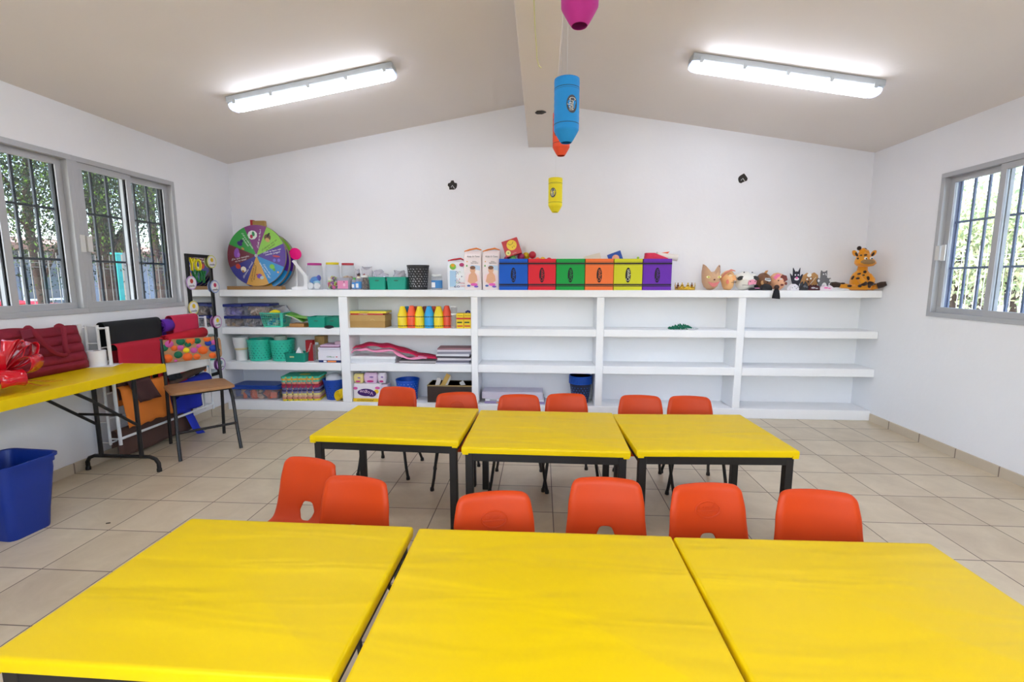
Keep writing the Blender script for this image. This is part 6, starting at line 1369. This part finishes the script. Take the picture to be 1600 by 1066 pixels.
def xfence(name, x, y0, y1, h, hx, label, gap=.10, rails=(.1, .5, .9), z0=-.1, r=.003):
    t = thing(name, label, 'fence', (x, (y0+y1)/2, z0)); L = abs(y1-y0); b = B()
    n = int(L/gap)
    for i in range(n+1): y = -L/2+L*i/n; b.box(-r, r, y-r, y+r, 0, h)
    for k in rails: b.box(-r, r, -L/2, L/2, h*k-r, h*k+r); b.box(-r, r, -L/2, L/2, h*k+.05-r, h*k+.05+r)
    b.obj('wire_mesh', M(hx, .5), t, smooth=False)
    for i in range(int(L/2.5)+1): B().box(-.025, .025, -L/2+2.5*i-.025, -L/2+2.5*i+.025, 0, h+.05).obj('post', M(hx, .5), t, smooth=False)
xfence('mesh_fence', XL*T-2.6, -8, 12, 1.75, '#77746C', 'pale wire mesh fence outside the left windows', r=.0028)
xfence('mesh_fence', XR*T+3.0, -8, 14, 1.9, '#E6E8EC', 'white wire mesh fence outside the right window', gap=.13, r=.0022)
tp_ = at(185, 430, X=-10.2); o = thing('teal_post', 'teal painted post outside the second left window', 'post', (tp_.x, tp_.y, -.1)); B().box(-.03, .03, -.035, .035, 0, 1.75).obj('post_shaft', M('#178480', .6), o, smooth=False, bevel=.005); B().box(-.04, .04, -.045, .045, 1.75, 1.77).obj('post_cap', M('#2FA8A0', .6), o, smooth=False)
# low building and wall beyond
hb_ = thing('neighbour_house', 'low pale grey house beyond the left fence', 'building', (XL*T-12.5, 9.0, -.1))
B().box(-3, 3, -8, 5, 0, 2.15).obj('wall', M('#767C88', .9, var=.05), hb_, smooth=False)
b = B(); b.loft([[(3.4, y, 2.15), (-3.4, y, 2.15), (-3.4, y, 2.3), (0, y, 2.7), (3.4, y, 2.3)] for y in (-8.3, 5.3)]); b.obj('roof', M('#8A6A5C', .9), hb_, smooth=False)
for y in (-5.5, -2, 2.5):
    w_ = B().box(3.0, 3.03, y-.5, y+.5, .95, 1.75).obj('window', M('#54585E', .5), hb_, smooth=False); q = B()
    for a in (-.5, 0, .46): q.box(3.03, 3.06, y+a, y+a+.04, .95, 1.75)
    q.box(3.03, 3.06, y-.5, y+.5, .9, .95); q.obj('window_bars', M('#D8D8DA', .5), w_, smooth=False)
cpos = at(20, 470, X=-20.5)
car = thing('parked_car', 'red car with white windows area parked beyond the fence at the far left', 'car', (cpos.x-.2, cpos.y-1.7, -.1), R(90))
b = B(); prof_c = [(-2.0, .3), (-2.05, .65), (-1.9, .85), (-1.1, .95), (-.6, 1.38), (.6, 1.42), (1.3, 1.0), (1.95, .9), (2.05, .6), (2.0, .3)]
b.loft([[(x*.99, y, z) for x, z in prof_c] for y in (-.82, .82)]); 
car_b = B().loft([[(x, y, z*s+(1-s)*.3) for x, z in [(-2.0, .3), (-2.05, .7), (-1.9, 1.0), (-1.1, 1.08), (1.3, 1.1), (1.95, 1.02), (2.05, .6), (2.0, .3)]] for y, s in ((-.85, .94), (-.8, 1), (.8, 1), (.85, .94))]).obj('body', M('#C0121C', .35, coat=.2), car, ang=40)
B().loft([[(x, y, z) for x, z in [(-1.05, 1.06), (-.55, 1.36), (.6, 1.38), (1.2, 1.09)]] for y in (-.68, .68)]).obj('cabin', M('#C9D2DC', .2, coat=1), car, smooth=False)
for sx in (-1.25, 1.25):
    for sy in (-.8, .8): B().lathe([(.3, -.1), (.32, -.08), (.32, .08), (.3, .1), (.18, .1)], 24, X=Matrix.Translation((sx, sy, .32)) @ Matrix.Rotation(R(90), 4, 'X')).obj('wheel', M('#202022', .7), car)
car['label'] = 'red car with a pale cabin parked beyond the fence at the far left'
for i, (px, X_, zc, rr3, n, sd) in enumerate([(1500, 27, 1.9, (1.2, 2.2, 1.0), 9000, 5), (1590, 29, 2.1, (1.3, 2.4, 1.1), 10000, 6), (1545, 33, 1.3, (1.0, 3.0, .7), 4000, 7)]):
    p = at(px, 390, X=X_); tree('bush_tree', (p.x, p.y, zc), *rr3, n, GR_, ['pale green tree beyond the right window, nearest its left edge', 'pale green tree beyond the right window, nearest the photo edge', 'lower yellowish shrub between the two pale trees'][i], .08, sd, .045)
kb = structure(B().box(XR*T+3.3, XR*T+3.5, -8, 14, -.1, .35).obj('kerb_wall', M('#D8D4CC', .9), smooth=False))
leafp = at(169, 818, Z=0); tag(B().loft([[(x, y, z) for x, y, z in rrect(.022*s, .009*s, .004, zz)] for s, zz in ((1, .0005), (.9, .003))]).obj('dry_leaf', M('#4A3A2A', .8), loc=(leafp.x, leafp.y, 0), rot=(0, 0, .4)), 'small dark leaf scrap on the tiles near the blue bin', 'leaf')
